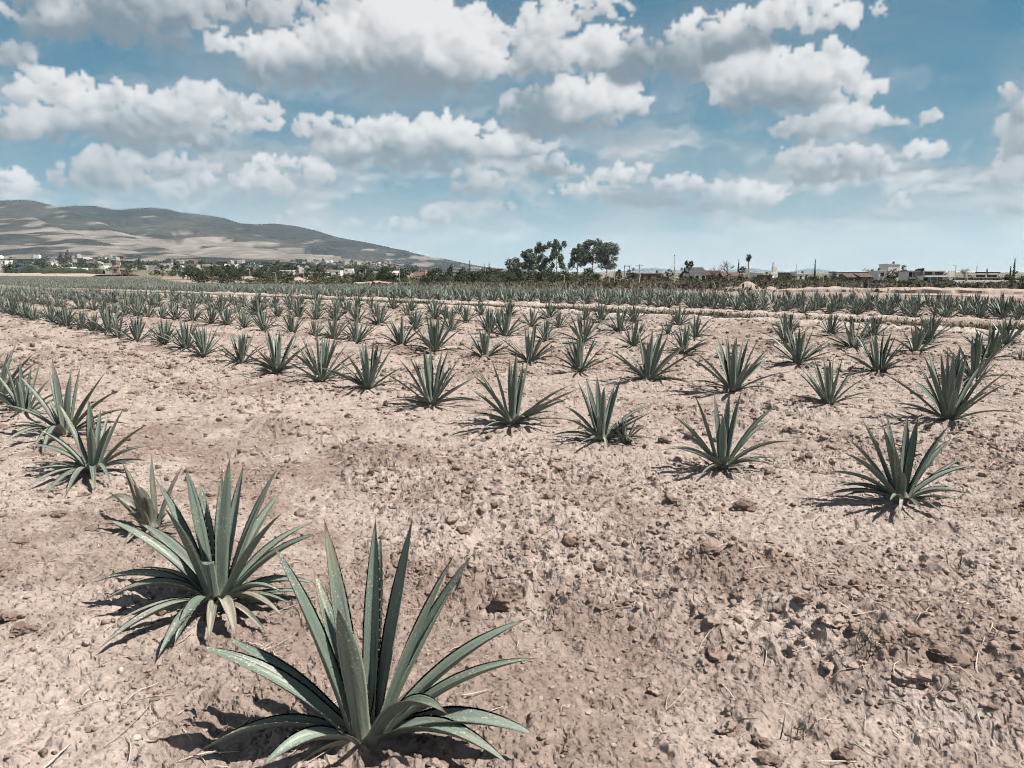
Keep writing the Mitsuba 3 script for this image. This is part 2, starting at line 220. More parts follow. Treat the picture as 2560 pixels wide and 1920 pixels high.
WT = np.array([0, .08, .2, .35, .5, .65, .78, .88, .945, .975, 1.0]); WW = np.array([1.0, .80, .82, .95, 1.0, .90, .68, .42, .19, .07, .012])
leaf_no = [0]
def leaf_mesh(tip, bow, width, seg=16, nu=7, nl=5, base_r=.042, base_z=.035, teeth=False, twist=0.0, droop=0.0, fold=.66, cut=None):
    """One agave leaf as a closed shell: from the heart of the plant to the tip (relative to the plant's base), raised by bow, with a channelled upper face."""
    tip = np.asarray(tip, float); az = math.atan2(tip[1], tip[0]); h = np.array([math.cos(az), math.sin(az), 0])
    P0 = h * base_r + np.array([0, 0, base_z]); P2 = tip; L = np.linalg.norm(P2 - P0)
    if P2[2] < .01: P2 = P2 * [1, 1, 0] + [0, 0, .01]
    P1 = .5 * (P0 + P2) + np.array([0, 0, bow * L * 1.5]) - h * bow * L * .35
    t = np.linspace(0, 1, seg + 1) ** .9
    t[-3:-1] = [.945, .975] if seg > 8 else t[-3:-1]
    if cut: t = t * cut
    C = ((1 - t) ** 2)[:, None] * P0 + (2 * t * (1 - t))[:, None] * P1 + (t ** 2)[:, None] * P2
    C[:, 2] -= droop * t ** 4
    C[:, 2] = np.maximum(C[:, 2], .004)
    D = 2 * (1 - t)[:, None] * (P1 - P0) + 2 * t[:, None] * (P2 - P1); D /= np.linalg.norm(D, axis=1)[:, None]
    side = np.array([-math.sin(az), math.cos(az), 0]); N = np.cross(side, D) * -1
    N = np.where((N @ (np.array([0, 0, 1]) - h * .5))[:, None] < 0, -N, N); S = np.cross(D, N)
    a = (twist * t)[:, None]; S, N = S * np.cos(a) + N * np.sin(a), N * np.cos(a) - S * np.sin(a)
    w = np.interp(t, WT, WW) * width * .5
    dep = fold * (1.15 - .5 * t); th = .30 - .18 * t
    su, sl = np.linspace(-1, 1, nu), np.linspace(1, -1, nl)[1:-1] if nl > 2 else np.zeros(0)
    ring = []
    for s in su: ring.append(C + S * (w * s)[:, None] + N * (w * dep * (abs(s) ** 1.35))[:, None])
    for s in sl: ring.append(C + S * (w * s)[:, None] + N * (w * (dep * abs(s) ** 1.35 - th * (1 - s * s) - .03))[:, None])
    k = len(ring); V = np.stack(ring, 1).reshape(-1, 3)
    ii, jj = np.meshgrid(np.arange(seg), np.arange(k), indexing='ij'); j2 = (jj + 1) % k
    Q = np.stack([ii * k + jj, ii * k + j2, (ii + 1) * k + j2, (ii + 1) * k + jj], -1).reshape(-1, 4)
    F = np.vstack([Q[:, [0, 1, 2]], Q[:, [0, 2, 3]]])
    if cut: F = np.vstack([F, [[seg * k, seg * k + q, seg * k + q + 1] for q in range(1, k - 1)]])
    leaf_no[0] += 1
    ucol = np.concatenate([(su + 1) / 2 * .98 + .01, (sl + 1) / 2 * .98 + .01])
    UV = np.stack([np.tile(ucol, seg + 1) + leaf_no[0] % 97, np.repeat(t, k)], 1)
    if teeth:
        n = int(L / .032); tv, tf, tu = [], [], []
        for q in range(2, n):
            tt = q / n
            if tt > .93: break
            x = np.interp(tt, t, np.arange(seg + 1)); i0 = int(x); fr = x - i0
            lerp = lambda M: M[i0] * (1 - fr) + M[min(i0 + 1, seg)] * fr
            ln = rng.uniform(.003, .0055)
            for sg, col in ((-1, 0), (1, nu - 1)):
                e = lerp(ring[col]); s_, d_, n_ = lerp(S) * sg, lerp(D), lerp(N)
                b = len(V) + len(tv)
                tv += [e - d_ * .0042 - s_ * .002, e + d_ * .0042 - s_ * .002, e - n_ * .003 - s_ * .002, e + s_ * ln + d_ * .003 + n_ * .001]
                tf += [[b, b + 1, b + 3], [b + 1, b + 2, b + 3], [b + 2, b, b + 3]]; tu += [[leaf_no[0] % 97 + .5, .99]] * 4
        V = np.vstack([V, tv]); F = np.vstack([F, tf]); UV = np.vstack([UV, tu])
    return V, F, UV
def ply_leaf(vfu, bsdf='agave_leaf'): return mikit.ply((vfu[0], vfu[1]), bsdf, smooth=True, uv=vfu[2])

def numbered(name, count={}):
    k = count.get(name, 0); count[name] = k + 1
    return name if k == 0 else f'{name}_{k:03d}'
def part_no(parent, name, k): return f'{parent}__{name}' if k == 0 else f'{parent}__{name}_{k:03d}'
def at(x, y, z=0, rz=0, s=1.0): return T().translate([float(x), float(y), float(z)]).rotate([0, 0, 1], float(rz)).scale(float(s))
def tag(key, label, cat=None, group=None, kind=None):
    labels[key] = {'label': label}
    if cat: labels[key]['category'] = cat
    if group: labels[key]['group'] = group
    if kind: labels[key]['kind'] = kind

NEAR = {
'A': ([-0.49, 2.44, -0.0], [(-0.142,0.12,0.774,0.0,0.066),(0.024,0.16,0.761,-0.02,0.056),(0.021,0.28,0.665,0,0.052),(0.154,0.14,0.767,0.0,0.062),(0.308,-0.02,0.699,0.04,0.074),(0.359,0.12,0.647,0.05,0.066),(-0.294,0.04,0.708,0.05,0.068),(-0.228,0.28,0.533,0.02,0.06),(-0.027,-0.22,0.603,0.06,0.072),(0.549,0.1,0.424,0.1,0.068),(0.579,-0.02,0.342,0.12,0.062),(-0.546,0.0,0.373,0.1,0.066),(-0.546,0.22,0.3,0.08,0.06),(0.294,-0.22,0.266,0.26,0.072),(-0.56,-0.04,-0.009,0.22,0.066),(-0.272,-0.238,0.1,0.24,0.07),(0.579,-0.075,0.1,0.16,0.085),(0.488,-0.171,0.06,0.24,0.078),(-0.02,-0.22,0.201,0.0,0.022),(0.286,0.26,0.14,0.1,0.058),(-0.186,-0.156,0.05,0.22,0.06),(0.363,0.149,0.03,0.12,0.04)]),
'B': ([-1.4, 3.57, -0.0], [(-0.159,0.1,0.668,0.02,0.06),(-0.175,0.3,0.543,0.0,0.054),(0.106,-0.04,0.74,0.01,0.07),(-0.031,0.22,0.599,0.0,0.052),(0.076,0.22,0.638,0.02,0.056),(0.264,0.16,0.643,0.05,0.062),(0.216,0.34,0.466,0.07,0.058),(0.357,-0.1,0.498,0.08,0.068),(0.377,0.3,0.317,0.12,0.056),(0.494,0.06,0.349,0.12,0.058),(0.457,0.086,0.08,0.16,0.055),(0.338,-0.069,0.1,0.22,0.058),(-0.312,0.1,0.616,0.04,0.064),(-0.163,-0.14,0.535,0.06,0.068),(-0.5,0.0,0.434,0.1,0.062),(-0.51,0.34,0.302,0.1,0.062),(-0.466,0.2,0.117,0.14,0.036),(-0.598,-0.01,0.12,0.2,0.056),(-0.476,-0.132,0.09,0.24,0.062),(-0.318,-0.493,0.03,0.16,0.058),(-0.02,-0.442,0.03,0.28,0.058),(-0.047,-0.539,0.02,0.2,0.055),(0.113,-0.405,0.02,0.22,0.042),(0.221,-0.384,0.02,0.25,0.056),(0.381,-0.204,0.03,0.22,0.05),(0.364,-0.039,0.03,0.15,0.052),(0.335,-0.319,0.01,0.12,0.03)]),
'C': ([-2.23, 4.69, -0.0], [(-0.139,-0.02,0.46,0.04,0.06),(-0.047,-0.08,0.335,0.1,0.085),(0.029,0.02,0.499,0.0,0.055),(0.191,0.08,0.408,0.06,0.045),(-0.464,0.354,0.1,0.22,0.05),(-0.09,-0.1,0.149,0.3,0.06),(0.05,-0.16,0.274,0.12,0.08),(0.093,0.05,0.114,0.2,0.05),(-0.043,-0.252,0.01,0.2,0.035),(-0.1,0.1,0.273,0.1,0.07)]),
'D': ([-3.31, 6.06, -0.0], [(-0.029,0.08,0.589,0.0,0.064),(-0.025,0.24,0.483,0.0,0.05),(0.219,0.14,0.513,0.05,0.062),(0.418,0.1,0.383,0.08,0.062),(0.465,0.02,0.221,0.13,0.052),(0.385,0.15,0.069,0.14,0.05),(-0.291,0.12,0.543,0.04,0.06),(-0.368,-0.05,0.37,0.09,0.066),(-0.522,0.06,0.228,0.12,0.05),(-0.29,-0.06,0.09,0.14,0.046),(-0.46,-0.189,0.05,0.12,0.05),(-0.203,-0.489,0.04,0.14,0.05),(0.014,-0.658,0.02,0.15,0.048),(0.168,-0.672,0.02,0.18,0.05),(0.329,-0.59,0.02,0.2,0.05),(0.374,-0.443,0.03,0.25,0.04),(0.274,0.072,0.06,0.14,0.045),(0.079,-0.12,0.412,0.02,0.066)]),
'E': ([-4.29, 7.43, -0.0], [(-0.102,0.06,0.762,0.0,0.066),(0.149,0.1,0.707,0.02,0.062),(-0.053,0.28,0.638,0.0,0.05),(0.367,0.14,0.627,0.05,0.06),(0.585,-0.02,0.476,0.09,0.062),(-0.393,0.0,0.595,0.05,0.066),(-0.246,0.24,0.624,0.03,0.056),(-0.63,0.1,0.299,0.1,0.056),(-0.607,-0.04,0.08,0.14,0.056),(-0.197,-0.692,0.06,0.2,0.058),(0.308,-0.911,0.02,0.22,0.06),(0.121,-0.727,0.02,0.24,0.05),(0.573,0.143,0.1,0.14,0.05),(0.14,-0.1,0.603,0.02,0.066),(0.546,0.25,0.238,0.12,0.05)]),
'F': ([-5.3, 8.42, -0.0], [(-0.049,0.1,0.626,0.0,0.056),(0.01,0.2,0.55,0.0,0.05),(0.156,0.14,0.6,0.04,0.056),(-0.128,-0.04,0.621,0.04,0.064),(-0.273,0.05,0.459,0.07,0.06),(0.223,0.18,0.409,0.08,0.056),(-0.304,0.096,0.1,0.14,0.05),(0.395,0.1,0.271,0.12,0.055),(-0.423,0.1,0.324,0.1,0.055),(-0.27,-0.05,0.242,0.12,0.055),(0.04,-0.12,0.44,0.04,0.06),(0.441,-0.372,0.03,0.2,0.045),(-0.135,-0.318,0.04,0.15,0.045)]),
'G': ([2.64, 5.18, -0.0], [(-0.29,0.05,0.591,0.05,0.068),(-0.074,0.14,0.601,0.0,0.06),(0.11,0.22,0.576,0.0,0.052),(0.123,0.1,0.575,0.02,0.058),(-0.228,-0.14,0.568,0.03,0.066),(0.263,-0.04,0.556,0.05,0.07),(0.417,0.2,0.411,0.06,0.058),(0.537,0.05,0.256,0.12,0.06),(-0.377,0.08,0.454,0.07,0.064),(-0.465,-0.1,0.383,0.09,0.062),(-0.546,0.0,0.218,0.15,0.058),(-0.397,0.083,0.1,0.16,0.048),(-0.388,0.017,0.05,0.14,0.045),(0.437,-0.117,0.09,0.15,0.046),(0.332,-0.104,0.12,0.16,0.046),(0.119,-0.316,0.02,0.16,0.04),(-0.153,-0.26,0.299,0.06,0.062),(-0.581,-0.007,0.04,0.14,0.045),(-0.235,-0.432,0.01,0.15,0.03),(-0.026,-0.322,0.03,0.2,0.03)]),
'H': ([1.69, 6.17, -0.0], [(-0.242,0.04,0.627,0.04,0.066),(-0.062,0.12,0.635,0.0,0.06),(0.094,0.22,0.613,0.0,0.056),(0.14,0.05,0.636,0.03,0.064),(-0.06,-0.16,0.485,0.02,0.062),(0.422,0.02,0.531,0.09,0.06),(0.456,0.2,0.398,0.08,0.056),(0.547,0.0,0.236,0.14,0.056),(0.366,-0.195,0.08,0.16,0.045),(-0.417,0.1,0.451,0.08,0.064),(-0.406,-0.1,0.347,0.1,0.06),(-0.57,-0.275,0.22,0.16,0.05),(-0.199,-0.153,0.02,0.2,0.055),(0.265,-0.237,0.12,0.16,0.046),(-0.025,-0.25,0.176,0.05,0.055),(-0.298,-0.39,0.01,0.15,0.03),(0.101,-0.357,0.02,0.18,0.03)]),
'I': ([0.84, 7.23, -0.0], [(-0.233,0.05,0.582,0.04,0.062),(-0.139,0.2,0.589,0.02,0.056),(-0.043,0.12,0.628,0.0,0.06),(0.002,-0.1,0.55,0.0,0.06),(0.144,0.24,0.517,0.02,0.05),(0.181,0.08,0.601,0.03,0.06),(0.472,0.15,0.329,0.1,0.056),(0.388,-0.05,0.274,0.1,0.054),(0.502,-0.047,0.12,0.14,0.045),(-0.377,0.1,0.345,0.1,0.056),(-0.374,-0.05,0.232,0.12,0.054),(-0.497,-0.028,0.06,0.14,0.045),(-0.061,-0.2,0.283,0.03,0.056),(0.289,-0.277,0.05,0.2,0.04),(-0.179,-0.308,0.03,0.22,0.04),(0.01,-0.392,0.02,0.2,0.03),(0.283,0.3,0.129,0.12,0.05)]),
}
NEAR_LABEL = {
 'A': 'largest agave, in the foreground with long toothed leaves, cut by the bottom edge',
 'B': 'big agave with many low spreading leaves behind and left of the foreground agave',
 'C': 'withered pale agave with broken curled leaves, behind the second nearest agave',
 'D': 'agave of the left row standing just beyond the withered one',
 'E': 'tall agave at the left edge, second beyond the withered one',
 'F': 'agave cut by the left edge of the photo, behind the two other left agaves',
 'G': 'nearest and rightmost agave of the front row, a wide fan of leaves',
 'H': 'second agave from the right in the front row, pale drooping leaf at its foot',
 'I': 'third agave from the right in the front row, small pup at its side'}
def random_leaves(r, n_up, n_mid, n_low, size):
    """(tip, bow, width) of a generic plant: an upright heart, a spreading middle whorl and low outer leaves."""
    out, ph = [], r.uniform(0, 6.28)
    for k in range(n_up + n_mid + n_low):
        ph += 2.39996 + r.normal() * .18
        if k < n_up: e, L, bow, w = r.uniform(62, 86), r.uniform(.60, .74), r.uniform(-.01, .03), r.uniform(.052, .064)
        elif k < n_up + n_mid: e, L, bow, w = r.uniform(24, 60), r.uniform(.60, .76), r.uniform(.01, .07), r.uniform(.050, .060)
        else: e, L, bow, w = r.uniform(2, 20), r.uniform(.44, .66), r.uniform(.06, .14), r.uniform(.036, .048)
        e = math.radians(e); L *= size
        out.append(((L * math.cos(e) * math.cos(ph), L * math.cos(e) * math.sin(ph), max(L * math.sin(e), .012)), bow, w * size))
    return out
fit_z = {}
for q, (base, leaves) in NEAR.items():
    key = numbered('agave_plant'); x, y, z = base
    z = ground_z(x, y) - .012; m = at(x, y, z)
    detail = dict(A=(22, 9, 6, True), B=(20, 9, 6, True), C=(16, 7, 5, False)).get(q, (14, 7, 5, q in 'DEG'))
    for k, (dx, dy, dz, bow, w) in enumerate(leaves):
        dry = q == 'C' or (q in 'A' and k in (19, 20, 21)) or (q == 'B' and k in (16, 22, 23, 24, 26)) or (q in 'GHI' and dz < .025)
        cut = .33 if (q == 'B' and False) else None
        vfu = leaf_mesh((dx, dy, max(dz, .012)), bow, w * (1.2 if q == 'C' else 1.08 if q in 'AB' else 1.0), *detail[:3], teeth=detail[3] and not dry, twist=float(rng.normal() * (.5 if dry else .16)), cut=cut, fold=.7 if dry else .66)
        scene[part_no(key, 'leaf', k)] = {**ply_leaf(vfu, 'agave_dry_leaf' if dry else 'agave_leaf'), 'to_world': m}
        if dry and q != 'C': tag(part_no(key, 'leaf', k), 'dried pale leaf')
    extra = {'A': 0, 'B': 3, 'C': 9}.get(q, 6)
    r = np.random.default_rng(ord(q))
    for e, (tip, bow, w) in enumerate(random_leaves(r, 0, extra // 3, extra - extra // 3, .5 if q == 'C' else .85)):
        scene[part_no(key, 'leaf', len(leaves) + e)] = {**ply_leaf(leaf_mesh(tip, bow, w, 12, 7, 5, twist=float(r.normal() * (.6 if q == 'C' else .1))), 'agave_dry_leaf' if q == 'C' else 'agave_leaf'), 'to_world': m}
    if q == 'B':       # the broken stub in front of the heart
        scene[part_no(key, 'leaf', len(leaves) + extra)] = {**ply_leaf(leaf_mesh((.0, -.22, .52), .05, .060, 12, 9, 6, cut=.42)), 'to_world': m}
        tag(part_no(key, 'leaf', len(leaves) + extra), 'leaf cut off blunt halfway up')
    core = trimesh.creation.icosphere(2, 1.0); cv = core.vertices * [.048, .048, .075] * (1 + .25 * (meshkit.noise(core.vertices * 3, 5) - .5))[:, None]
    scene[key + '__core'] = {**mikit.ply((cv + [0, 0, .03], core.faces), 'agave_dry_leaf', smooth=True, uv=np.stack([core.vertices[:, 0] * .4 + 3.5, .1 + 0 * core.vertices[:, 2]], 1)), 'to_world': m}
    tag(key, NEAR_LABEL[q], 'agave', 'agave plants of the field')

# generic plants: each variant is a shapegroup whose entries are the leaves
NV = 10
for v in range(NV):
    r = np.random.default_rng(100 + v)
    L = random_leaves(r, int(r.integers(7, 11)), int(r.integers(8, 12)), int(r.integers(7, 11)), 1.0)
    g = {'type': 'shapegroup'}
    for k, (tip, bow, w) in enumerate(L):
        nm = 'leaf' if k == 0 else f'leaf_{k:03d}'
        g[nm] = ply_leaf(leaf_mesh(tip, bow, w, 10, 5, 4, twist=float(r.normal() * .15)), 'agave_dry_leaf' if k > len(L) - 4 and r.random() < .6 else 'agave_leaf')
    scene[f'agave_kind_{v}'] = g
for v in range(6):
    r = np.random.default_rng(200 + v); Vs, Fs, Us, n0 = [], [], [], 0
    for tip, bow, w in random_leaves(r, 9, 11, 7, 1.0):
        V, F, U = leaf_mesh(tip, bow, w * 1.05, 6, 3, 3)
        Vs.append(V); Fs.append(F + n0); Us.append(U); n0 += len(V)
    scene[f'agave_far_{v}'] = {'type': 'shapegroup', 'plant': mikit.ply((np.vstack(Vs), np.vstack(Fs)), 'agave_leaf', smooth=True, uv=np.vstack(Us))}

def inst(kind): return {'type': 'instance', 'shapegroup': {'type': 'ref', 'id': kind}}
def plant(u, v, label, group='agave plants of the field', size=None, cat='agave'):
    x, y = xy_of(u, v); z = ground_z(x, y) - .012; d = math.hypot(x, y)
    s = size or float(np.clip(rng.normal(.93, .11), .60, 1.14)); s *= 1.06
    key = numbered('agave_plant')
    kind = f'agave_kind_{rng.integers(NV)}' if d < 27 else f'agave_far_{rng.integers(6)}'
    scene[key] = {**inst(kind), 'to_world': at(x, y, z, rng.uniform(0, 360), s).rotate([1, 0, 0], float(np.clip(rng.normal() * 5, -10, 10)))}
    tag(key, label, cat, group)
    return key
ORD = ['first', 'second', 'third', 'fourth', 'fifth', 'sixth', 'seventh', 'eighth', 'ninth', 'tenth', 'eleventh', 'twelfth']
R2 = [6.06, 7.55, 9.13, 10.4, 11.8, 13.28, 14.82, 16.2, 17.65, 19.1, 20.5, 21.8, 22.75, 24.5, 26.2, 27.1, 28.8, 31.0, 32.6, 33.9, 35.6, 37.3, 39.2, 41, 42.6, 44.4, 46, 47.6, 49.2]
R3 = [3.2, 4.52, 5.91, 7.27, 8.61, 9.83, 11.13, 12.65, 13.88, 15.4, 16.5, 17.7, 19.0, 20.5, 21.8, 23.2, 24.3, 26, 27.5, 29, 30.6, 32.0, 33.5, 35.0, 36.7, 38.2, 39.9, 41.5, 43.9, 45.5, 47.1, 48.9, 50.5, 52.2, 54, 55.6, 57.2, 58.8, 60.5]
R4 = [4.25, 5.5, 6.9, 9.27, 10.83, 12.22, 13.25, 14.63, 15.6, 17.15, 18.4, 20.55, 22, 23.0, 24.4, 25.6, 27.2, 28.8, 30.2, 31.5, 33.0, 34.4, 36, 37.5, 39.2, 40.8, 42.3, 44, 45.6, 47.2, 48.8, 50.3, 52, 53.6, 55.1, 56.8, 58.5, 60.1, 61.6, 63.2]
R5 = [5.1, 6.37, 7.66, 9.1, 11.45, 12.32, 13.86, 16.1, 17.2, 18.95, 20.3, 21.5, 22.3, 24.1, 25.8, 27.8, 28.9, 30.5, 32.2, 33.6, 35, 36.6, 38.2, 39.7, 41.4, 43, 44.5, 46.1, 47.8, 49.2, 50.8, 52.4, 54, 55.6, 57.3, 59, 60.6, 62.2, 63.9, 65.5]
R6 = [5.95, 7.45, 8.78, 9.97, 11.18, 14.7, 16.27, 17.57, 18.4, 20.2, 22.2, 23.9, 25.4, 27, 28.9, 30.2, 31.8, 33.4, 35, 36.9, 38.6, 40.2, 42, 43.5, 45.1, 46.8, 48.4, 50, 51.6, 53.2, 55, 56.6, 58.2, 60]
SMALL = {(4, 0): 1.0, (4, 2): .98, (5, 0): .98, (6, 0): .95, (3, 2): 1.08, (4, 1): 1.0, (3, 1): .80, (3, 11): .66, (4, 4): .85, (5, 5): .62, (5, 4): .85}
def jitter(): return float(rng.normal() * .06)
for k, u in enumerate(R2):
    lab = f'{ORD[k + 3]} agave from the right in the front row of plants' if k < 9 else 'agave far along the front row towards the left edge'
    plant(u, 5.3 - .004 * u + jitter(), lab, size=(1.05, .98, .95, 1.0, 1.05)[k] if k < 5 else None)
for u in (11.3, 12.9, 14.4): plant(u, 1.4, 'agave of the left foreground row beyond the left edge plants')
for k, u in enumerate(R3):
    lab = f'{ORD[k]} agave from the right in the second row back from the right foreground' if k < 10 else 'agave farther left in the second row behind the front row'
    plant(u, 8.85 - .006 * max(u - 10, 0) + jitter(), lab, size=SMALL.get((3, k)))
for n, RR, v0, word in ((4, R4, 12.4, 'third'), (5, R5, 15.6, 'fourth'), (6, R6, 19.0, 'fifth')):
    for k, u in enumerate(RR):
        lab = f'{ORD[k]} agave from the right in the {word} row back' if k < 4 else f'agave in the {word} row back, before the grassy ditch'
        plant(u, v0 - .008 * max(u - 15, 0) + jitter() * 2, lab, size=SMALL.get((n, k)))
# pups: small young plants beside bigger ones
for (x, y), lab in (((1.04, 7.16), 'small dark agave pup at the right side of the third front row agave'), ((8.9, 13.7), 'small agave pup beside the plants at the right edge'), ((-3.75, 12.3), 'small agave pup at the left foot of a front row plant')):
    u, v = uv_of(x, y); plant(u, v, lab, size=.40)

# the block beyond the ditch
from shapely import Polygon, Point, prepared
block2 = prepared.prep(Polygon([(33, 30), (28, 38), (17, 55), (-2, 90), (-23, 120), (-79, 200), (-118, 262), (-145, 330), (-235, 405), (-430, 480), (-440, 300), (-60, 10), (40, 5)]))
cand = []
for v in np.arange(30.2, 200, 1.85):
    for u in np.arange(-12, 560, 1.1):
        x, y = xy_of(u + rng.normal() * .12 - .3 * math.sin(v), v + rng.normal() * .12 - .012 * max(u - 20, 0))
        if y > 12 and abs(x) < .72 * y and block2.contains(Point(x, y)) and rng.random() > .03: cand.append((math.hypot(x, y), x, y))
cand.sort()
N_SINGLE = 300 - sum(1 for k in scene if k.startswith('agave_plant') and '__' not in k) - len(NEAR)
for d, x, y in cand[:max(N_SINGLE, 0)]:
    u, v = uv_of(x, y)
    plant(u, v, 'agave in the front of the dense block beyond the grassy ditch', 'agaves at the front of the far block', size=float(np.clip(rng.normal(.95, .1), .7, 1.15)))
def leaf_strips(r, n, seg):
    Vs, Fs, Us, n0 = [], [], [], 0
    for tip, bow, w in random_leaves(r, n // 3, n // 3 + 1, n // 3, 1.0):
        V, F, U = leaf_mesh(tip, bow, w * 1.15, seg, 3, 2)
        Vs.append(V); Fs.append(F + n0); Us.append(U); n0 += len(V)
    return np.vstack(Vs), np.vstack(Fs), np.vstack(Us)
lods = [[leaf_strips(np.random.default_rng(300 + k), n, sg) for k in range(4)] for n, sg in ((15, 3), (11, 2), (6, 2))]
V_, F_, U_, n0 = [], [], [], 0
more = []                                  # the rows of the near block go on far to the left
for v, u0, u1 in ((8.75, 62, 84), (12.0, 65, 98), (15.2, 67, 116), (18.6, 61.5, 136)):
    for u in np.arange(u0, u1, 1.55):
        x, y = xy_of(u + rng.normal() * .15, v - .004 * (u - 60) + rng.normal() * .12); more.append((math.hypot(x, y), x, y))
for d, x, y in cand[max(N_SINGLE, 0):] + more:
    V, F, U = lods[0 if d < 65 else 1 if d < 130 else 2][rng.integers(4)]
    a, s = rng.uniform(0, 6.28), rng.uniform(.9, 1.2) * 1.12
    z = float(lie(x, y)) - .01
    V_.append(np.stack([(V[:, 0] * math.cos(a) - V[:, 1] * math.sin(a)) * s + x, (V[:, 0] * math.sin(a) + V[:, 1] * math.cos(a)) * s + y, V[:, 2] * s + z], 1)); F_.append(F + n0); U_.append(U); n0 += len(V)
scene['agave_field'] = mikit.ply((np.vstack(V_), np.vstack(F_)), 'agave_leaf', smooth=True, uv=np.vstack(U_))
tag('agave_field', 'dense mass of agaves covering the far part of the field', 'agave', kind='stuff')
print('far agaves', len(cand), 'tris', sum(map(len, F_)))

# ------------------------------------------------------------------ hills
CRESTS = {'MAIN': [(-3618, 4300, 444), (-3157, 4300, 382), (-2734, 4300, 340), (-2521, 4300, 336), (-2300, 4250, 348), (-2169, 4200, 342), (-2087, 4200, 326), (-2024, 4200, 320), (-1914, 4100, 322), (-1788, 4000, 318), (-1688, 3950, 307), (-1609, 3900, 288), (-1551, 3900, 282), (-1474, 3900, 274), (-1379, 3850, 258), (-1287, 3800, 230), (-1195, 3750, 222), (-1087, 3700, 222), (-982, 3650, 209), (-880, 3600, 186), (-780, 3550, 156), (-699, 3500, 140), (-638, 3450, 130), (-561, 3400, 109), (-503, 3350, 96), (-430, 3300, 69), (-353, 3200, 41), (-288, 3100, 14)], 'SPUR': [(-3124, 3700, 293), (-2681, 3650, 310), (-2286, 3600, 318), (-2148, 3550, 317), (-2071, 3500, 308), (-1941, 3400, 281), (-1836, 3300, 255), (-1692, 3150, 222), (-1549, 3000, 191), (-1275, 2600, 107), (-1018, 2250, 60), (-813, 1950, 29)], 'SPUR2': [(-2361, 3000, 179), (-2026, 2950, 198), (-1846, 2900, 204), (-1750, 2850, 204), (-1599, 2700, 181), (-1380, 2450, 129), (-1128, 2150, 80), (-904, 1900, 39)], 'QUARRY': [(-1008, 2800, 96), (-891, 2700, 84), (-806, 2600, 76), (-726, 2500, 56)], 'KNOLL': [(-601, 2500, 51), (-552, 2450, 53), (-493, 2400, 35)], 'FAR': [(-3187, 11000, 437), (-2090, 11000, 356), (-1706, 11000, 318), (-1541, 11000, 307), (-1267, 11000, 242), (-992, 11000, 165), (-717, 11000, 111), (-442, 11000, 73), (-221, 11000, 40), (111, 11000, -9)], 'FAR2': [(1828, 13000, 15), (2088, 13000, 60), (2349, 13000, 66), (2742, 13000, 27), (3395, 13000, 15), (3785, 13000, 60), (3915, 13000, 66), (4080, 13000, 40), (4440, 13000, 2), (4637, 13000, -11), (4732, 13000, 40), (4862, 13000, 60), (4993, 13000, 53), (5191, 13000, 2), (5683, 13000, -24)]}
WIDTH = {'MAIN': 2000, 'SPUR': 900, 'SPUR2': 620, 'QUARRY': 520, 'KNOLL': 420}
def crest_near(pts, x, y):
    """Distance to a crest line and its height at the nearest point."""
    P = np.array(pts, float); best = np.full(x.shape, 1e9); hz = np.zeros(x.shape); fr = np.zeros(x.shape)
    for a, b in zip(P[:-1], P[1:]):
        d = b[:2] - a[:2]; t = np.clip(((x - a[0]) * d[0] + (y - a[1]) * d[1]) / (d @ d), 0, 1)
        r = np.hypot(x - a[0] - t * d[0], y - a[1] - t * d[1]); m = r < best
        nx, ny = a[0] + t * d[0], a[1] + t * d[1]; back = ((x - nx) * nx + (y - ny) * ny) > 0
        best = np.where(m, r, best); hz = np.where(m, a[2] + t * (b[2] - a[2]), hz); fr = np.where(m, back, fr)
    return best, hz, fr
def hill_z(x, y):
    x = np.asarray(x, float); y = np.asarray(y, float); base = lie(x, y); z = base.copy(); p = np.stack([x, y, 0 * x], -1)
    gul = 1 - np.abs(2 * meshkit.fbm(p / 420, 4, 31) - 1); big = meshkit.fbm(p / 900, 3, 33) - .5; sm = meshkit.fbm(p / 110, 3, 35) - .5
    for name, W in WIDTH.items():
        r, hz, back = crest_near(CRESTS[name], x, y); t = np.clip(r / np.where(back > 0, W * .3, W), 0, 1)
        body = np.clip(hz - base, 0, None) * (1 - t) ** (1.25 if name == 'MAIN' else 1.1)
        k = np.clip(t * 4, 0, 1) * np.clip((1 - t) * 3, 0, 1)
        rough = (big * 110 + (gul - .62) * 210) * (1 if name == 'MAIN' else .45 if name in ('SPUR', 'SPUR2') else .22) + (sm + .45 * (meshkit.fbm(p / 44, 2, 37) - .5)) * 22 * (2 if name == 'QUARRY' else 1)
        z = np.maximum(z, base + body + np.where(body > 0, k * np.minimum(rough, 18) * np.clip(body / 60, 0, 1), 0) - (body <= 0) * 1)
    return z
def grid_mesh(xs, ys, fz):
    X, Y = np.meshgrid(xs, ys, indexing='ij'); Z = fz(X, Y); n = len(ys)
    i, j = np.meshgrid(np.arange(len(xs) - 1), np.arange(n - 1), indexing='ij')
    q = np.stack([i * n + j, (i + 1) * n + j, (i + 1) * n + j + 1, i * n + j + 1], -1).reshape(-1, 4)
    return np.stack([X, Y, Z], -1).reshape(-1, 3), np.vstack([q[:, [0, 1, 2]], q[:, [0, 2, 3]]])
hv, hf = grid_mesh(np.arange(-4700, 60, 13.0), np.arange(1500, 5200, 13.0), hill_z)
keep = (hv[:, 2] > lie(hv[:, 0], hv[:, 1]) + .02)
hv[~keep, 2] -= 2.0
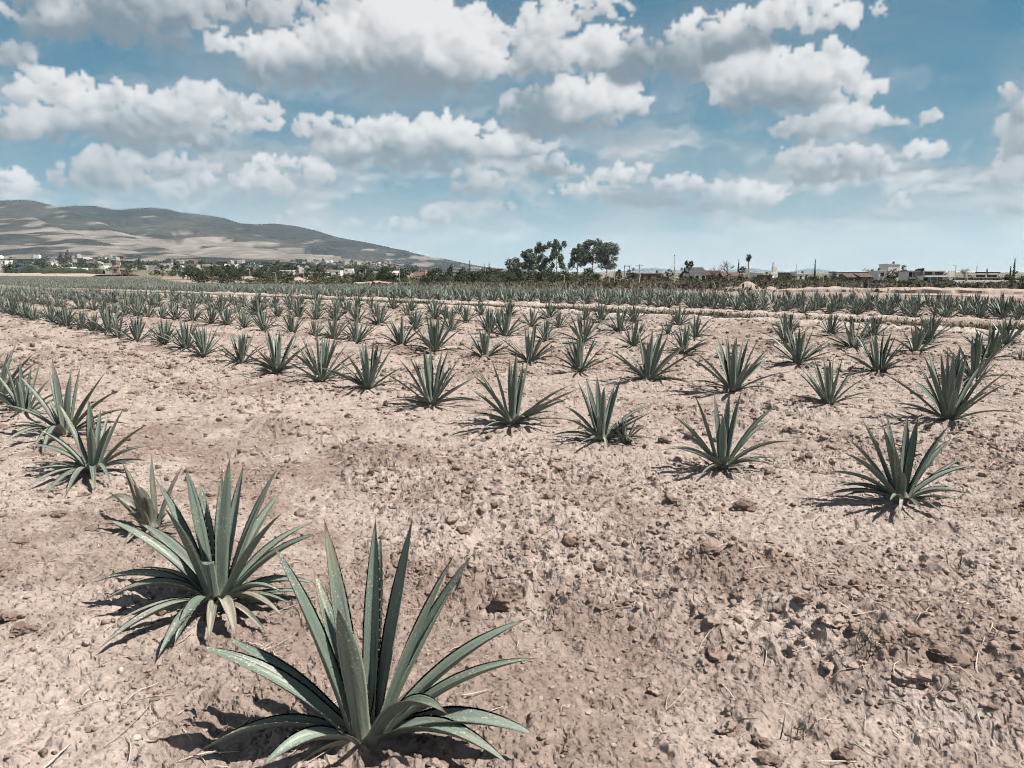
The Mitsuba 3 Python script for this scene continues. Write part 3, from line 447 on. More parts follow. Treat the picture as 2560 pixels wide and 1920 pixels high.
def land_cover(v):
    """Scrub, a dark hollow behind the front spur (wood and painted cloud shadow), cloud shadow painted on the lower right slope, and bare pale ground on the lower spurs and in the quarry, by place."""
    x, y, z = v.T; p = np.stack([x, y, z], -1); near = {n: crest_near(CRESTS[n], x, y)[0] for n in WIDTH}
    own = lambda n, w: np.clip(1 - near[n] / w, 0, 1)
    mixc = lambda a, b, t: np.asarray(a) * (1 - t[:, None]) + np.asarray(b) * t[:, None]
    iso = np.stack([x / 80, y / 210, z / 30], -1)
    c = mixc((.018, .022, .024), (.034, .034, .033), sstep(.38, .62, meshkit.fbm(iso * .55, 4, 2)))
    c = c * (.78 + .44 * np.random.default_rng(3).random(len(x)))[:, None]
    c = c * (.62 + .76 * meshkit.fbm(np.stack([x / 22, y / 60, z / 12], -1), 3, 6))[:, None]
    gul = 1 - np.abs(2 * meshkit.fbm(np.stack([x, y, 0 * x], -1) / 420, 4, 31) - 1)
    c = mixc(c, (.012, .016, .017), sstep(.62, .30, gul) * .55)
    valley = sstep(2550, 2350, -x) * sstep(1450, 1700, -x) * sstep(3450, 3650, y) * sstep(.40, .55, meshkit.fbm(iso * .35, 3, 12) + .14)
    c = mixc(c, (.010, .015, .016), valley * .9)  # dark wood, with cloud shadow painted into the same colour
    painted_cloud_shadow = sstep(900, 700, -x) * sstep(350, 450, -x) * sstep(2900, 3050, y) * sstep(150, 90, z) * sstep(.42, .5, meshkit.fbm(iso * .4, 3, 14))
    c = mixc(c, (.013, .017, .018), painted_cloud_shadow * .8)  # cloud shadow on the lower right slope, painted into the ground colour
    bare = meshkit.fbm(iso, 5, 9) - .06 + .13 * own('SPUR', 700) * sstep(230, 90, z) + .10 * own('SPUR2', 500) + .36 * own('QUARRY', 420) * sstep(20, 34, z) + .18 * own('KNOLL', 330) + .12 * sstep(760, 420, -x) * sstep(130, 40, z) - .16 * sstep(95, 210, z) * (1 - .75 * own('SPUR', 700))
    fine_ = meshkit.fbm(np.stack([x / 26, y / 60, z / 12], -1), 3, 19)
    m = sstep(.608, .665, bare + (fine_ - .5) * .22 - .06 * sstep(.5, .3, gul))
    pale = mixc((.105, .096, .090), (.20, .184, .172), meshkit.fbm(np.stack([x / 40, y / 120, z / 14], -1), 3, 3))
    pale = pale * (.55 + .9 * np.abs(2 * meshkit.fbm(np.stack([x / 70, y / 90, z / 60], -1), 4, 17) - 1) ** .6)[:, None]
    return mixc(c, pale, m * .95)
scene['hill'] = {'type': 'twosided', 'bsdf': {'type': 'diffuse', 'reflectance': {'type': 'mesh_attribute', 'name': 'vertex_color'}}}
scene['hill_wooded'] = {'type': 'twosided', 'bsdf': {'type': 'diffuse', 'reflectance': proc(lambda p, n, uv: mix((.012, .017, .020), (.022, .027, .028), fbm(p.x / 300, p.y / 300, p.z / 90, 3)))}}
used = np.unique(hf[keep[hf].any(1)]); remap = np.zeros(len(hv), int); remap[used] = np.arange(len(used))
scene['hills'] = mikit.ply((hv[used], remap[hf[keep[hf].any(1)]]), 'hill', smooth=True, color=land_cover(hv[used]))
labels['hills'] = {'kind': 'structure', 'label': 'long scrub covered hill ridge with pale bare slopes on the left'}
def far_z(name, W):
    def f(x, y):
        r, hz, back = crest_near(CRESTS[name], x, y); t = np.clip(r / W, 0, 1)
        return -4 + (hz + 4) * (1 - t) ** 1.2 + (meshkit.fbm(np.stack([x, y, 0 * x], -1) / 700, 3, 3) - .5) * 60 * np.clip(t * 3, 0, 1) * (1 - t) * (hz > 60)
    return f
for nm, cr_, xs, ys, lab in (('distant_hill', 'FAR', np.arange(-3700, 400, 60.), np.arange(8600, 12600, 60.), 'distant blue hill behind the end of the ridge'),
                             ('distant_hill_001', 'FAR2', np.arange(1500, 6200, 50.), np.arange(12000, 13900, 60.), 'faint low blue hills on the horizon at the right')):
    scene[nm] = mikit.ply(grid_mesh(xs, ys, far_z(cr_, 2200 if cr_ == 'FAR' else 900)), 'hill_wooded', smooth=True)
    labels[nm] = {'kind': 'structure', 'label': lab}

# ------------------------------------------------------------------ materials of the far things
def diffuse(name, c, var=.25, sc=1.5):
    scene[name] = {'type': 'twosided', 'bsdf': {'type': 'diffuse', 'reflectance': proc(lambda p, n, uv, c=c: mi.Color3f(c) * (1 - var + 2 * var * fbm(p.x * sc, p.y * sc, p.z * sc, 3)))}}
for nm, c in dict(wall_white=(.60, .59, .58), wall_pale=(.29, .275, .26), wall_grey=(.22, .22, .22), wall_concrete=(.19, .18, .17), wall_brick=(.14, .088, .07), wall_dark=(.10, .10, .10), wall_blue=(.10, .12, .16), wall_salmon=(.25, .18, .16), wall_red=(.42, .11, .10)).items(): diffuse(nm, c, .14, .8)
for nm, c in dict(roof_dark=(.055, .055, .06), roof_brown=(.06, .043, .038), roof_tile=(.095, .070, .062), roof_pale=(.44, .42, .40), roof_blue=(.025, .04, .09), roof_slab=(.28, .265, .25), blue_paint=(.03, .17, .32), opening=(.025, .025, .028), pole_pale=(.36, .345, .32), pole_dark=(.06, .05, .045), dark_soil=(.060, .050, .044), sand=(.25, .212, .192), bark=(.16, .13, .11), bark_pale=(.30, .27, .24), twig_grey=(.15, .14, .13)).items(): diffuse(nm, c, .2, 1.1)
for nm, c in dict(foliage_dark=(.044, .058, .038), foliage_eucalyptus=(.10, .122, .092), foliage_olive=(.062, .070, .038), foliage_pale=(.085, .09, .074), foliage_green=(.060, .105, .028), foliage_brown=(.062, .050, .040), foliage_red=(.22, .028, .018)).items(): diffuse(nm, c, .55, .55)

def tube(pts, radii, sides=6):
    p = np.asarray(pts, float); r = np.broadcast_to(radii, (len(p),)); t = np.gradient(p, axis=0); t /= np.linalg.norm(t, axis=1)[:, None] + 1e-9
    a = np.cross(t, np.where(np.abs(t[:, 2:]) < .9, [0, 0, 1.], [1., 0, 0])); a /= np.linalg.norm(a, axis=1)[:, None] + 1e-9; b = np.cross(t, a)
    g = np.arange(sides) * 2 * np.pi / sides
    v = p[:, None] + r[:, None, None] * (np.cos(g)[None, :, None] * a[:, None] + np.sin(g)[None, :, None] * b[:, None])
    i, j = np.meshgrid(np.arange(len(p) - 1), np.arange(sides), indexing='ij'); j2 = (j + 1) % sides
    q = np.stack([i * sides + j, i * sides + j2, (i + 1) * sides + j2, (i + 1) * sides + j], -1).reshape(-1, 4)
    cap = [[(len(p) - 1) * sides, (len(p) - 1) * sides + k, (len(p) - 1) * sides + k + 1] for k in range(1, sides - 1)]
    return v.reshape(-1, 3), np.vstack([q[:, [0, 1, 2]], q[:, [0, 2, 3]], cap])
def join(ms):
    V, F, n = [], [], 0
    for v, f in ms: V.append(np.asarray(v)); F.append(np.asarray(f) + n); n += len(v)
    return np.vstack(V), np.vstack(F)
def cards(P, size, r, flat=0.0, aspect=.55):
    """Many bent leaf clusters (two triangles each) at the points P."""
    n = len(P); a = r.normal(size=(n, 3)); a[:, 2] *= 1 - flat; a /= np.linalg.norm(a, axis=1)[:, None]
    b = np.cross(a, r.normal(size=(n, 3))); b /= np.linalg.norm(b, axis=1)[:, None] + 1e-9; s = (size * r.uniform(.6, 1.35, n))[:, None]
    c = np.cross(a, b) * s * .25
    V = np.stack([P - a * s * .5, P + b * s * aspect * .5 + c, P + a * s * .5, P - b * s * aspect * .5 + c], 1).reshape(-1, 3)
    k = np.arange(n)[:, None] * 4
    return V, np.vstack([k + [0, 1, 2], k + [0, 2, 3]])
def lobes_points(L, n, r):
    """Points in the outer part of ellipsoid clumps (x, y, z, rx, rz)."""
    w = np.array([l[3] ** 2 * l[4] for l in L]) ** .75; k = r.choice(len(L), n, p=w / w.sum()); l = np.array(L)[k]
    d = r.normal(size=(n, 3)); d /= np.linalg.norm(d, axis=1)[:, None]; q = r.random(n)[:, None] ** .45
    return l[:, :3] + d * q * np.stack([l[:, 3], l[:, 3], l[:, 4]], 1)

# ------------------------------------------------------------------ trees
def top_z(x, y): return float(max(lie(x, y), hill_z(np.array([x]), np.array([y]))[0])) if y > 900 else float(lie(x, y))
def tree(kind, x, y, ztop, w, label, k):
    r = np.random.default_rng(1000 + k); g = top_z(x, y) - .1; h = ztop - g
    nm = {'eucalyptus': 'eucalyptus_tree', 'roundtree': 'broadleaf_tree', 'redtree': 'flowering_tree', 'cypress': 'cypress_tree', 'palm': 'palm_tree', 'baretree': 'bare_tree', 'sparse': 'tufted_tree', 'olive': 'olive_green_tree', 'drybush': 'dry_bush', 'greenbush': 'green_bush'}[kind]
    key = numbered(nm); m = at(x, y, g); put = lambda part, vf, mat: scene.__setitem__(f'{key}__{part}', {**mikit.ply(vf, mat), 'to_world': m})
    tag(key, label, 'bush' if 'bush' in kind else 'tree')
    px = math.hypot(x, y) / 790                                            # metres per picture element
    if kind == 'eucalyptus':
        bend = r.normal(size=2) * w * .05; tr = lambda t: np.array([bend[0] * math.sin(3 * t), bend[1] * t, h * t])
        tubes = [tube([tr(t) for t in np.linspace(0, .9, 8)], np.linspace(.32, .07, 8))]; L = []
        nb = 15 if w < 8 else 26
        for q in range(nb):
            t0 = r.uniform(.20, .8); a = r.uniform(0, 6.28); reach = w * .54 * r.uniform(.35, .85) * (1.1 - .35 * abs(t0 - .45)); e = tr(t0) + [math.cos(a) * reach, math.sin(a) * reach, h * r.uniform(.06, .16)]
            tubes.append(tube([tr(t0), (tr(t0) + e) / 2 + [0, 0, .5], e], [.13, .09, .04], 4)); L.append((*e, w * r.uniform(.13, .21), h * r.uniform(.06, .11)))
        for q in range(4): L.append((*(tr(r.uniform(.80, .95)) + [r.normal() * w * .13, r.normal() * w * .1, -h * .02]), w * r.uniform(.14, .22), h * r.uniform(.05, .08)))
        thin = k == 0
        put('trunk', join(tubes), 'bark_pale' if k in (2, 3, 4) else 'bark')
        put('crown', cards(lobes_points(L, int((420 if thin else 1100) * (1 + w / 6)), r), .85, r), 'foliage_pale' if thin else 'foliage_eucalyptus')
    elif kind in ('roundtree', 'olive', 'redtree', 'greenbush'):
        low = .12 if h < 6 else .22
        put('trunk', join([tube([[0, 0, 0], [r.normal() * .2, 0, h * .3], [r.normal() * .3, 0, h * .6]], [.22, .16, .08])] + [tube([[0, 0, h * .25], [math.cos(a) * w * .3, math.sin(a) * w * .3, h * .62]], [.12, .05], 4) for a in r.uniform(0, 6.28, 5)]), 'bark')
        L = []
        for q in range(9 + int(w)):
            a, rd = r.uniform(0, 6.28), math.sqrt(r.random()); ez = r.uniform(low + .1, .84) * (1 - .35 * rd ** 2)
            L.append((math.cos(a) * w * .42 * rd, math.sin(a) * w * .42 * rd, h * ez, w * r.uniform(.10, .2), h * r.uniform(.10, .2)))
        L.append((w * .05, 0, h * .86, w * .14, h * .12))
        sz = max(.55, 1.5 * px); n = int(np.clip(1.9 * w * h / sz ** 2 * 2.6, 200, 2200))
        P = lobes_points(L, n, r); P[:, 2] = np.clip(P[:, 2], .1, h)
        mat = {'olive': 'foliage_olive', 'greenbush': 'foliage_green'}.get(kind, 'foliage_brown' if 'brown' in label else 'foliage_dark')
        if kind == 'redtree':
            up = P[:, 2] > h * .52 - .25 * h * (np.abs(P[:, 0]) / (w * .5)) ** 2 + r.normal(size=n) * h * .1
            put('crown', cards(P, sz, r, .4), 'foliage_brown'); fl = P[up & (r.random(n) < .8)] + [0, 0, .35]
            put('flowers', cards(fl, sz * .8, r, .5), 'foliage_red'); tag(key + '__flowers', 'red flowers over the top of the crown', kind='stuff')
        else: put('crown', cards(P, sz, r, .2), mat)
    elif kind == 'cypress':
        put('trunk', tube([[0, 0, 0], [0, 0, h * .5]], [.15, .08]), 'bark')
        n = 420; z = r.random(n) ** 1.2; rad = w * .42 * np.clip(1 - z, 0, 1) ** .75 * np.clip(z * 9 + .3, 0, 1) * r.random(n) ** .4; a = r.uniform(0, 6.28, n)
        P = np.stack([rad * np.cos(a), rad * np.sin(a), h * (.03 + .96 * z)], 1); V, F = cards(P, .55, r, 0); V = (V - np.repeat(P, 4, 0)) * [.6, .6, 1.5] + np.repeat(P, 4, 0)
        put('crown', (V, F), 'foliage_dark')
    elif kind == 'palm':
        put('trunk', tube([[0, 0, 0], [.1, 0, h * .5], [0, 0, h * .88]], [.26, .2, .2]), 'bark')
        for part, n, e0, e1, mat in (('crown', 46, -.55, 1.3, 'foliage_olive'), ('skirt', 30, -1.45, -.75, 'foliage_brown')):
            ms = []
            for q in range(n):
                a, e = r.uniform(0, 6.28), r.uniform(e0, e1); d = np.array([math.cos(a) * math.cos(e), math.sin(a) * math.cos(e), math.sin(e)]); ln = w * .5 * r.uniform(.75, 1.05)
                s = np.cross(d, [0, 0, 1]); s /= np.linalg.norm(s) + 1e-6; c = np.array([0, 0, h * .88])
                for f in (-.5, -.2, .1, .4):
                    t = c + d * ln + s * f * ln * .7 - [0, 0, .25 * ln]; mid = c + d * ln * .55 + s * f * .3 * ln
                    ms.append((np.array([c + d * .2, mid + s * .12, t, mid - s * .12]), np.array([[0, 1, 2], [0, 2, 3]])))
            put(part, join(ms), mat)
    elif kind == 'baretree':
        ms = []
        def grow(p, d, ln, rad, lv):
            e = p + d * ln; ms.append(tube([p, (p + e) / 2 + r.normal(size=3) * ln * .06, e], [rad, rad * .8, rad * .6], 4))
            if lv:
                for q in range(4 if lv > 1 else 3):
                    nd = d + r.normal(size=3) * [.75, .75, .45]; nd[2] = abs(nd[2]) * .8 + .12; grow(e - d * ln * r.uniform(0, .35), nd / np.linalg.norm(nd), ln * r.uniform(.55, .85), rad * .55, lv - 1)
        grow(np.zeros(3), np.array([0, 0, 1.]), h * .30, .22, 4)
        V, F = join(ms); V = V * [w / max(np.ptp(V[:, 0]), .1), w / max(np.ptp(V[:, 1]), .1), h / V[:, 2].max()]
        put('trunk', (V, F), 'twig_grey')
    elif kind == 'sparse':
        ms, L = [tube([[0, 0, 0], [.2, 0, h * .35], [0, 0, h * .6]], [.24, .18, .13])], []
        for q in range(8):
            a = q * .8; e = np.array([math.cos(a) * w * .33, math.sin(a) * w * .33, h * r.uniform(.68, .93)]); ms.append(tube([[0, 0, h * .5], e], [.12, .06], 4)); L.append((*e, w * .14, h * .07))
        put('trunk', join(ms), 'bark'); put('crown', cards(lobes_points(L, 260, r), .75, r), 'foliage_dark')
    elif kind == 'drybush':
        ms = []
        for q in range(260):
            a, rd = r.uniform(0, 6.28), w * .42 * math.sqrt(r.random()); b = np.array([math.cos(a) * rd, math.sin(a) * rd * .6, 0]); hh = h * (1 - .55 * (rd / (w * .5)) ** 2) * r.uniform(.6, 1)
            t = b + [r.normal() * .5 + math.cos(a) * .3, r.normal() * .5, hh]; s = r.normal(size=3) * .10
            ms.append((np.array([b - s, b + s, (b + t) / 2 + s * 1.6 + r.normal(size=3) * .15, t]), np.array([[0, 1, 2], [0, 2, 3]])))
        put('twigs', join(ms), 'twig_grey' if k % 3 else 'foliage_brown')
        n = 160; P = np.stack([r.normal(size=n) * w * .22, r.normal(size=n) * w * .12, h * r.uniform(.1, .75, n)], 1); put('leaves', cards(P, .5, r), 'foliage_brown')
TREES = [
('eucalyptus', 0.7, 345, 7.93, 8.5, 'small pale grey thin tree, leftmost of the tall tree clump in the middle'),
('eucalyptus', 7.2, 352, 12.41, 8.0, 'tall dark eucalyptus second from the left in the middle clump'),
('eucalyptus', 13.6, 358, 14.71, 7.6, 'narrow pale eucalyptus third from the left in the middle clump'),
('eucalyptus', 19.9, 350, 15.62, 7.6, 'tall eucalyptus with bare lower trunk, right end of the left middle clump'),
('eucalyptus', 28.9, 352, 14.14, 7.4, 'slim eucalyptus at the left side of the large round clump'),
('eucalyptus', 36.4, 356, 17.08, 12.5, 'tallest eucalyptus, broad crown in the right middle clump'),
('eucalyptus', 41.1, 350, 15.1, 11.8, 'wide dense eucalyptus at the right edge of the right middle clump'),
('roundtree', 32.0, 335, 2.43, 10.1, 'low reddish brown bushy tree under the right middle eucalyptus clump'),
('redtree', -6.3, 300, 2.79, 11.8, 'wide flame tree with red flowers left of the eucalyptus clumps'),
('cypress', -17.5, 330, 6.19, 0.8, 'thin dark cypress left of the flame tree, tallest of three'),
('cypress', -11.9, 340, 4.81, 0.7, 'thin cypress just left of the small white tower house'),
('cypress', -9.6, 335, 5.43, 0.8, 'thin cypress just right of the small white tower house'),
('cypress', 25.7, 380, 3.87, 0.8, 'small distant cypress seen between the two eucalyptus clumps'),
('cypress', 93.8, 330, 6.84, 1.3, 'dark cypress beside the bare grey tree and left of the palm'),
('cypress', 111.3, 340, 5.65, 0.9, 'thin dark cypress beside the white church tower'),
('cypress', 125.5, 330, 6.68, 1.3, 'tall lone cypress left of the long white building'),
('cypress', 189.1, 300, 6.66, 1.5, 'dark pointed cypress at the right edge of the photo'),
('cypress', 189.0, 302, 3.7, 1.1, 'shorter cypress left of the rightmost cypress'),
('cypress', 178.9, 300, 2.79, 1.4, 'small conifer behind the concrete house on the right'),
('palm', 97.8, 330, 9.12, 3.3, 'tall slender fan palm with a shaggy crown above the roofs'),
('baretree', 78.6, 290, 6.06, 6.7, 'bare grey leafless tree in front of the terracotta roof'),
('baretree', 76.6, 300, 4.43, 3.9, 'small bare tree before the brown roof'),
('baretree', 147.4, 330, 3.57, 6.6, 'bare spreading tree behind the long white building'),
('baretree', 164.9, 290, 3.33, 4.4, 'bare tree beside the pole right of the blue banded house'),
('sparse', 66.6, 300, 6.07, 3.6, 'small tree with a tufted open crown left of the dark sloping roof'),
('roundtree', 55.0, 280, 2.99, 4.5, 'dense dark green tree beside the tall mast'),
('roundtree', 61.6, 290, 3.47, 3.8, 'green tree just left of the tufted tree'),
('roundtree', 40.2, 300, 2.94, 4.2, 'dark round tree right of the large eucalyptus clump'),
('roundtree', 46.7, 310, 3.6, 5.6, 'dark broad tree behind the crossarm power pole'),
('roundtree', 82.5, 285, 4.29, 4.0, 'upright dark tree right of the bare grey tree'),
('roundtree', -23.2, 300, 4.58, 5.4, 'large dark tree left of the tallest thin cypress'),
('roundtree', -19.3, 310, 3.91, 4.4, 'dark tree just left of the tallest thin cypress'),
('olive', -43.1, 260, 2.76, 7.1, 'wide olive green tree left of the red house'),
('olive', -52.6, 270, 2.67, 5.2, 'olive green round tree left of the widest olive tree'),
('olive', -58.2, 280, 2.71, 3.4, 'small olive tree at the left of the olive group'),
('olive', -27.6, 250, 0.36, 5.0, 'low olive bush tree below the red house'),
('roundtree', -41.4, 300, 3.09, 3.9, 'dark tree behind the house with the white roof'),
('roundtree', -26.2, 290, 2.18, 3.8, 'dark low tree right of the red house'),
('roundtree', -116.5, 420, 6.19, 7.6, 'dark tree behind the left white houses'),
('roundtree', -127.3, 430, 5.66, 6.5, 'dark tree left of the tree behind the white houses'),
('roundtree', -133.7, 430, 5.87, 4.8, 'dark narrow tree at the left of the dark tree row'),
('roundtree', -106.8, 420, 5.35, 5.1, 'dark tree right of the white houses'),
('roundtree', -99.9, 420, 4.1, 4.6, 'small dark tree between white houses and the olive group'),
('roundtree', -146.5, 400, 5.57, 9.6, 'dense dark tree in the left town near the field edge'),
('roundtree', -139.8, 410, 6.49, 8.2, 'tall dense dark tree in the left town'),
('olive', -128.2, 390, 4.31, 7.1, 'green tree at the right end of the left town clump'),
('olive', -134.5, 380, 3.11, 9.5, 'broad green bush in front of the left town trees'),
('roundtree', -328.3, 520, 10.63, 7.8, 'dark tree beside the white house at the left edge'),
('roundtree', -313.7, 500, 3.84, 10.0, 'dark bush below the tree at the left edge'),
('roundtree', -639.7, 1150, 34.64, 11.6, 'distant dark pointed tree group on the left hillside'),
('roundtree', -650.4, 1150, 30.09, 8.1, 'small distant tree left of the hillside tree group'),
('roundtree', -421.7, 900, 15.89, 15.4, 'distant dark grove above the salmon hut'),
('roundtree', -401.4, 900, 15.89, 10.8, 'distant grove on the slope right of the salmon hut'),
('roundtree', -449.5, 760, 12.91, 22.9, 'low dark grove behind the white shed on the left'),
('roundtree', -407.7, 760, 12.16, 26.7, 'low dark grove behind the long white shed'),
('olive', -231.3, 480, 3.99, 10.6, 'olive bushes right of the salmon hut'),
('olive', -209.9, 470, 4.87, 9.4, 'green trees left of the pale lamp post'),
('olive', -196.3, 460, 3.43, 11.6, 'green bushes right of the pale lamp post'),
('olive', -191.0, 470, 5.34, 6.6, 'dark green tree between the left lamp posts'),
('roundtree', 146.9, 300, 4.43, 7.8, 'dense dark green tree before the tall white box building'),
('roundtree', 144.7, 305, 2.81, 4.6, 'dark brown green tree left of the white box building'),
('sparse', 158.7, 310, 3.6, 3.7, 'flat topped tree right of the white box building'),
('roundtree', 121.4, 300, 1.9, 6.6, 'dark green round tree between cypress and long white building'),
('olive', 108.4, 280, 0.21, 5.6, 'pale green bush below the lone cypress'),
('olive', 94.3, 270, 1.06, 6.8, 'olive bush left of the lone cypress'),
('olive', 82.1, 270, 0.53, 3.8, 'green bush below the palm'),
('olive', 133.9, 250, -0.52, 5.5, 'pale olive bush before the blue banded house'),
('olive', 144.9, 230, 2.29, 6.9, 'pale green tree at the right edge beside the concrete house'),
('drybush', 91.7, 200, 0.31, 7.6, 'large grey dry bush in front of the long white building'),
('drybush', 96.3, 195, -0.05, 6.3, 'grey dry bush right of the largest grey bush'),
('drybush', 101.1, 195, -0.63, 4.9, 'low dry dark bush before the modern duplex house'),
('greenbush', 31.0, 150, -0.49, 5.0, 'bright green bush patch at the far field edge'),
]
for k, (kind, x, y, zt, w, label) in enumerate(TREES): tree(kind, x, y, zt, w, label, k)

r0 = np.random.default_rng(60)
for q in range(180):                       # the low bushes and small trees between the houses
    y = r0.uniform(215, 400); t = r0.uniform(.08, .66) if q < 60 else r0.uniform(-.42, .1); x = t * y; big = r0.random() < (.35 if q < 60 else .6)
    tree('roundtree' if big else 'olive', x, y, float(lie(x, y)) + ((r0.uniform(2.2, 3.8) if big else r0.uniform(1.0, 2.0)) if q < 60 else (r0.uniform(4, 6.5) if big else r0.uniform(2, 3.8))), r0.uniform(4.5, 10), 'dark small tree among the houses beyond the field' if big else 'low olive bush among the houses beyond the field', 100 + q)
    labels[next(k for k in reversed(labels) if '__' not in k)]['group'] = 'bushes among the far houses'

# ------------------------------------------------------------------ houses
def box(x0, x1, y0, y1, z0, z1):
    v = np.array([[x, y, z] for x in (x0, x1) for y in (y0, y1) for z in (z0, z1)], float)
    return v, np.array([[0, 1, 3], [0, 3, 2], [4, 6, 7], [4, 7, 5], [0, 4, 5], [0, 5, 1], [2, 3, 7], [2, 7, 6], [0, 2, 6], [0, 6, 4], [1, 5, 7], [1, 7, 3]])
def prism(x0, x1, prof, t=0):
    """Extrudes the profile [(y, z)...] from x0 to x1."""
    n = len(prof); v = np.array([[x, y, z] for x in (x0, x1) for y, z in prof], float)
    f = [[i, (i + 1) % n, n + (i + 1) % n] for i in range(n)] + [[i, n + (i + 1) % n, n + i] for i in range(n)] + [[0, i + 1, i] for i in range(1, n - 1)] + [[n, n + i, n + i + 1] for i in range(1, n - 1)]
    return v, np.array(f)
def house(kind, x, y, w, zb, zt, dp, wall, label, kw, k):
    r = np.random.default_rng(500 + k); g = min(top_z(x, y), zb) - .3
    key = numbered({'church': 'church_tower', 'long': 'long_shed', 'pent': 'house', 'modern': 'duplex_house'}.get(kind, 'house')); H = zt - g; m = at(x, y, g)
    cnt = {}
    def put(part, vf, mat, under=key):
        c = cnt.get((under, part), 0); cnt[(under, part)] = c + 1; n = part_no(under, part, c); scene[n] = {**mikit.ply(vf, mat), 'to_world': m}; return n
    tag(key, label, {'church_tower': 'church', 'long_shed': 'shed'}.get(key, 'house')); a, b = -w / 2, w / 2; roof = kw.get('roof', 'roof_slab'); win = kw.get('win', 0)
    def windows(n, x0, x1, z0, z1, yy=-.03, mat='opening'):
        step = (x1 - x0) / max(n, 1)
        for q in range(n):
            cx = x0 + step * (q + .5) + r.normal() * step * .08; ww = min(step * r.uniform(.32, .5), 2.6); dr_ = q == n // 2 and n > 2
            put('door' if dr_ else 'window', box(cx - ww / 2, cx + ww / 2, yy - .04, yy, z0 if not dr_ else z0 - .8, z1), mat)
            if not dr_: put('sill', box(cx - ww / 2 - .12, cx + ww / 2 + .12, yy - .16, yy, z0 - .12, z0 - .002), 'roof_slab')
    if kind in ('flat', 'tower'):
        put('wall', box(a, b, 0, dp, 0, H - .25), wall); put('roof', box(a - .2, b + .2, -.2, dp + .2, H - .25, H), roof if roof != 'roof_slab' or wall != 'wall_white' else 'wall_white')
        windows(win, a, b, max(H - 2.1, .8), H - .85)
        if r.random() < .5: put('water_tank', join([tube([[b - 1.2, 3, H + .003], [b - 1.2, 3, H + 1.0]], [.5, .5], 8)]), 'wall_dark')
        if kind == 'tower': put('turret', join([box(-.5, .6, 1, 2, H + .002, H + 1.0), box(-.8, .9, .8, 2.2, H + 1.0, H + 1.25)]), 'wall_white')
    elif kind == 'pent':
        put('wall', box(a + .2, b - .2, 0, dp, 0, H * .62), wall)
        put('roof', prism(a - .3, b + .3, [(-.5, H * .62), (dp * .9, H), (dp + .3, H * .7), (dp + .3, H * .62)]), roof); windows(win, a, b, H * .18, H * .48)
    elif kind == 'gable':
        put('wall', box(a + .25, b - .25, 0, dp, 0, H * .66), wall)
        put('roof', prism(a - .3, b + .3, [(-.5, H * .64), (dp / 2, H), (dp + .5, H * .64), (dp + .5, H * .58), (-.5, H * .58)]), roof); windows(win, a, b, H * .15, H * .46)
    elif kind == 'church':
        put('tower', box(-.9, b, 0, 1.6, 0, H), wall); put('cross_wall', box(a - .8, b + .5, -.25, .0 - .003, H * .52, H * .60), wall)
        for q in (-1.9, 1.2):
            s = trimesh.creation.icosphere(2, 1.1); s.apply_translation([q, -1, H * .28]); put('dome', (s.vertices, s.faces), wall)
        put('nave', box(a - 2.6, b + 2.4, -2, 4, 0, H * .28), wall)
    elif kind == 'modern':
        put('wall', box(a, b, 1.2, dp, 0, H - .3), 'wall_white'); put('roof', box(a - .3, b + .3, -.4, dp + .2, H - .3, H), 'roof_slab')
        put('upper_panel', box(a + w * .22, a + w * .62, 0, 1.197, H * .50, H - .303), 'wall_grey'); put('side_block', box(a + w * .64, a + w * .86, .4, 1.197, 0, H - .303), 'wall_white')
        put('balcony', box(a, a + w * .62, -.6, 1.19, H * .44, H * .495), 'roof_slab'); put('window', box(a + w * .04, a + w * .17, 1.1, 1.197, H * .55, H * .9), 'opening'); put('window', box(a + w * .88, b - .4, 1.1, 1.197, H * .6, H * .88), 'opening')
        put('window', box(a + w * .3, a + w * .56, 1.1, 1.197, H * .08, H * .4), 'opening'); put('low_wall', box(a + w * .02, a + w * .26, .9, 1.197, H * .02, H * .38), 'wall_pale'); put('door', box(a + w * .1, a + w * .16, .85, .897, H * .04, H * .34), 'opening')
    elif kind == 'banded':
        put('wall', box(a, b, 1.5, dp, 0, H * .62), wall); put('porch_band', box(a + w * .02, a + w * .80, -.2, 1.497, H * .55, H * .66), 'wall_white')
        put('door', box(a + w * .05, a + w * .2, 1.4, 1.497, 0, H * .5), 'opening'); put('blue_front', box(a + w * .22, a + w * .46, 1.38, 1.497, 0, H * .5), 'blue_paint'); put('window', box(a + w * .50, a + w * .64, 1.4, 1.497, H * .18, H * .5), 'opening')
        put('post', box(a + w * .205, a + w * .215, 0, .2, 0, H * .549), 'wall_white'); put('post', box(a + w * .47, a + w * .48, 0, .2, 0, H * .549), 'blue_paint')
        put('end_block', box(b - w * .2, b, .6, 1.49, 0, H), 'wall_white'); put('upper_storey', box(a + w * .12, b - w * .205, 3.5, dp, H * .662, H * .93), 'wall_grey'); put('roof', box(a + w * .08, b - w * .205, 2.6, dp + .3, H * .932, H), 'roof_slab')
        put('window', box(a + w * .18, a + w * .4, 3.4, 3.497, H * .70, H * .9), 'opening'); put('window', box(a + w * .5, a + w * .76, 3.4, 3.497, H * .70, H * .9), 'opening')
    elif kind == 'pavilion':
        h1 = H * .60; put('wall', box(a + w * .48, b, 1.0, dp, 0, h1 - .25), wall); put('back_wall', box(a, a + w * .479, 2.6, dp, 0, h1 - .25), wall); put('roof', box(a - .3, b + .3, 0, dp + .2, h1 - .25, h1), 'roof_slab')
        for q in (.01, .12, .24, .36): put('column', box(a + w * q, a + w * q + .35, .3, .65, 0, h1 - .252), 'wall_pale')
        for q in (.05, .16, .29): put('door', box(a + w * q, a + w * (q + .08), 2.5, 2.597, 0, h1 * .8), 'opening')
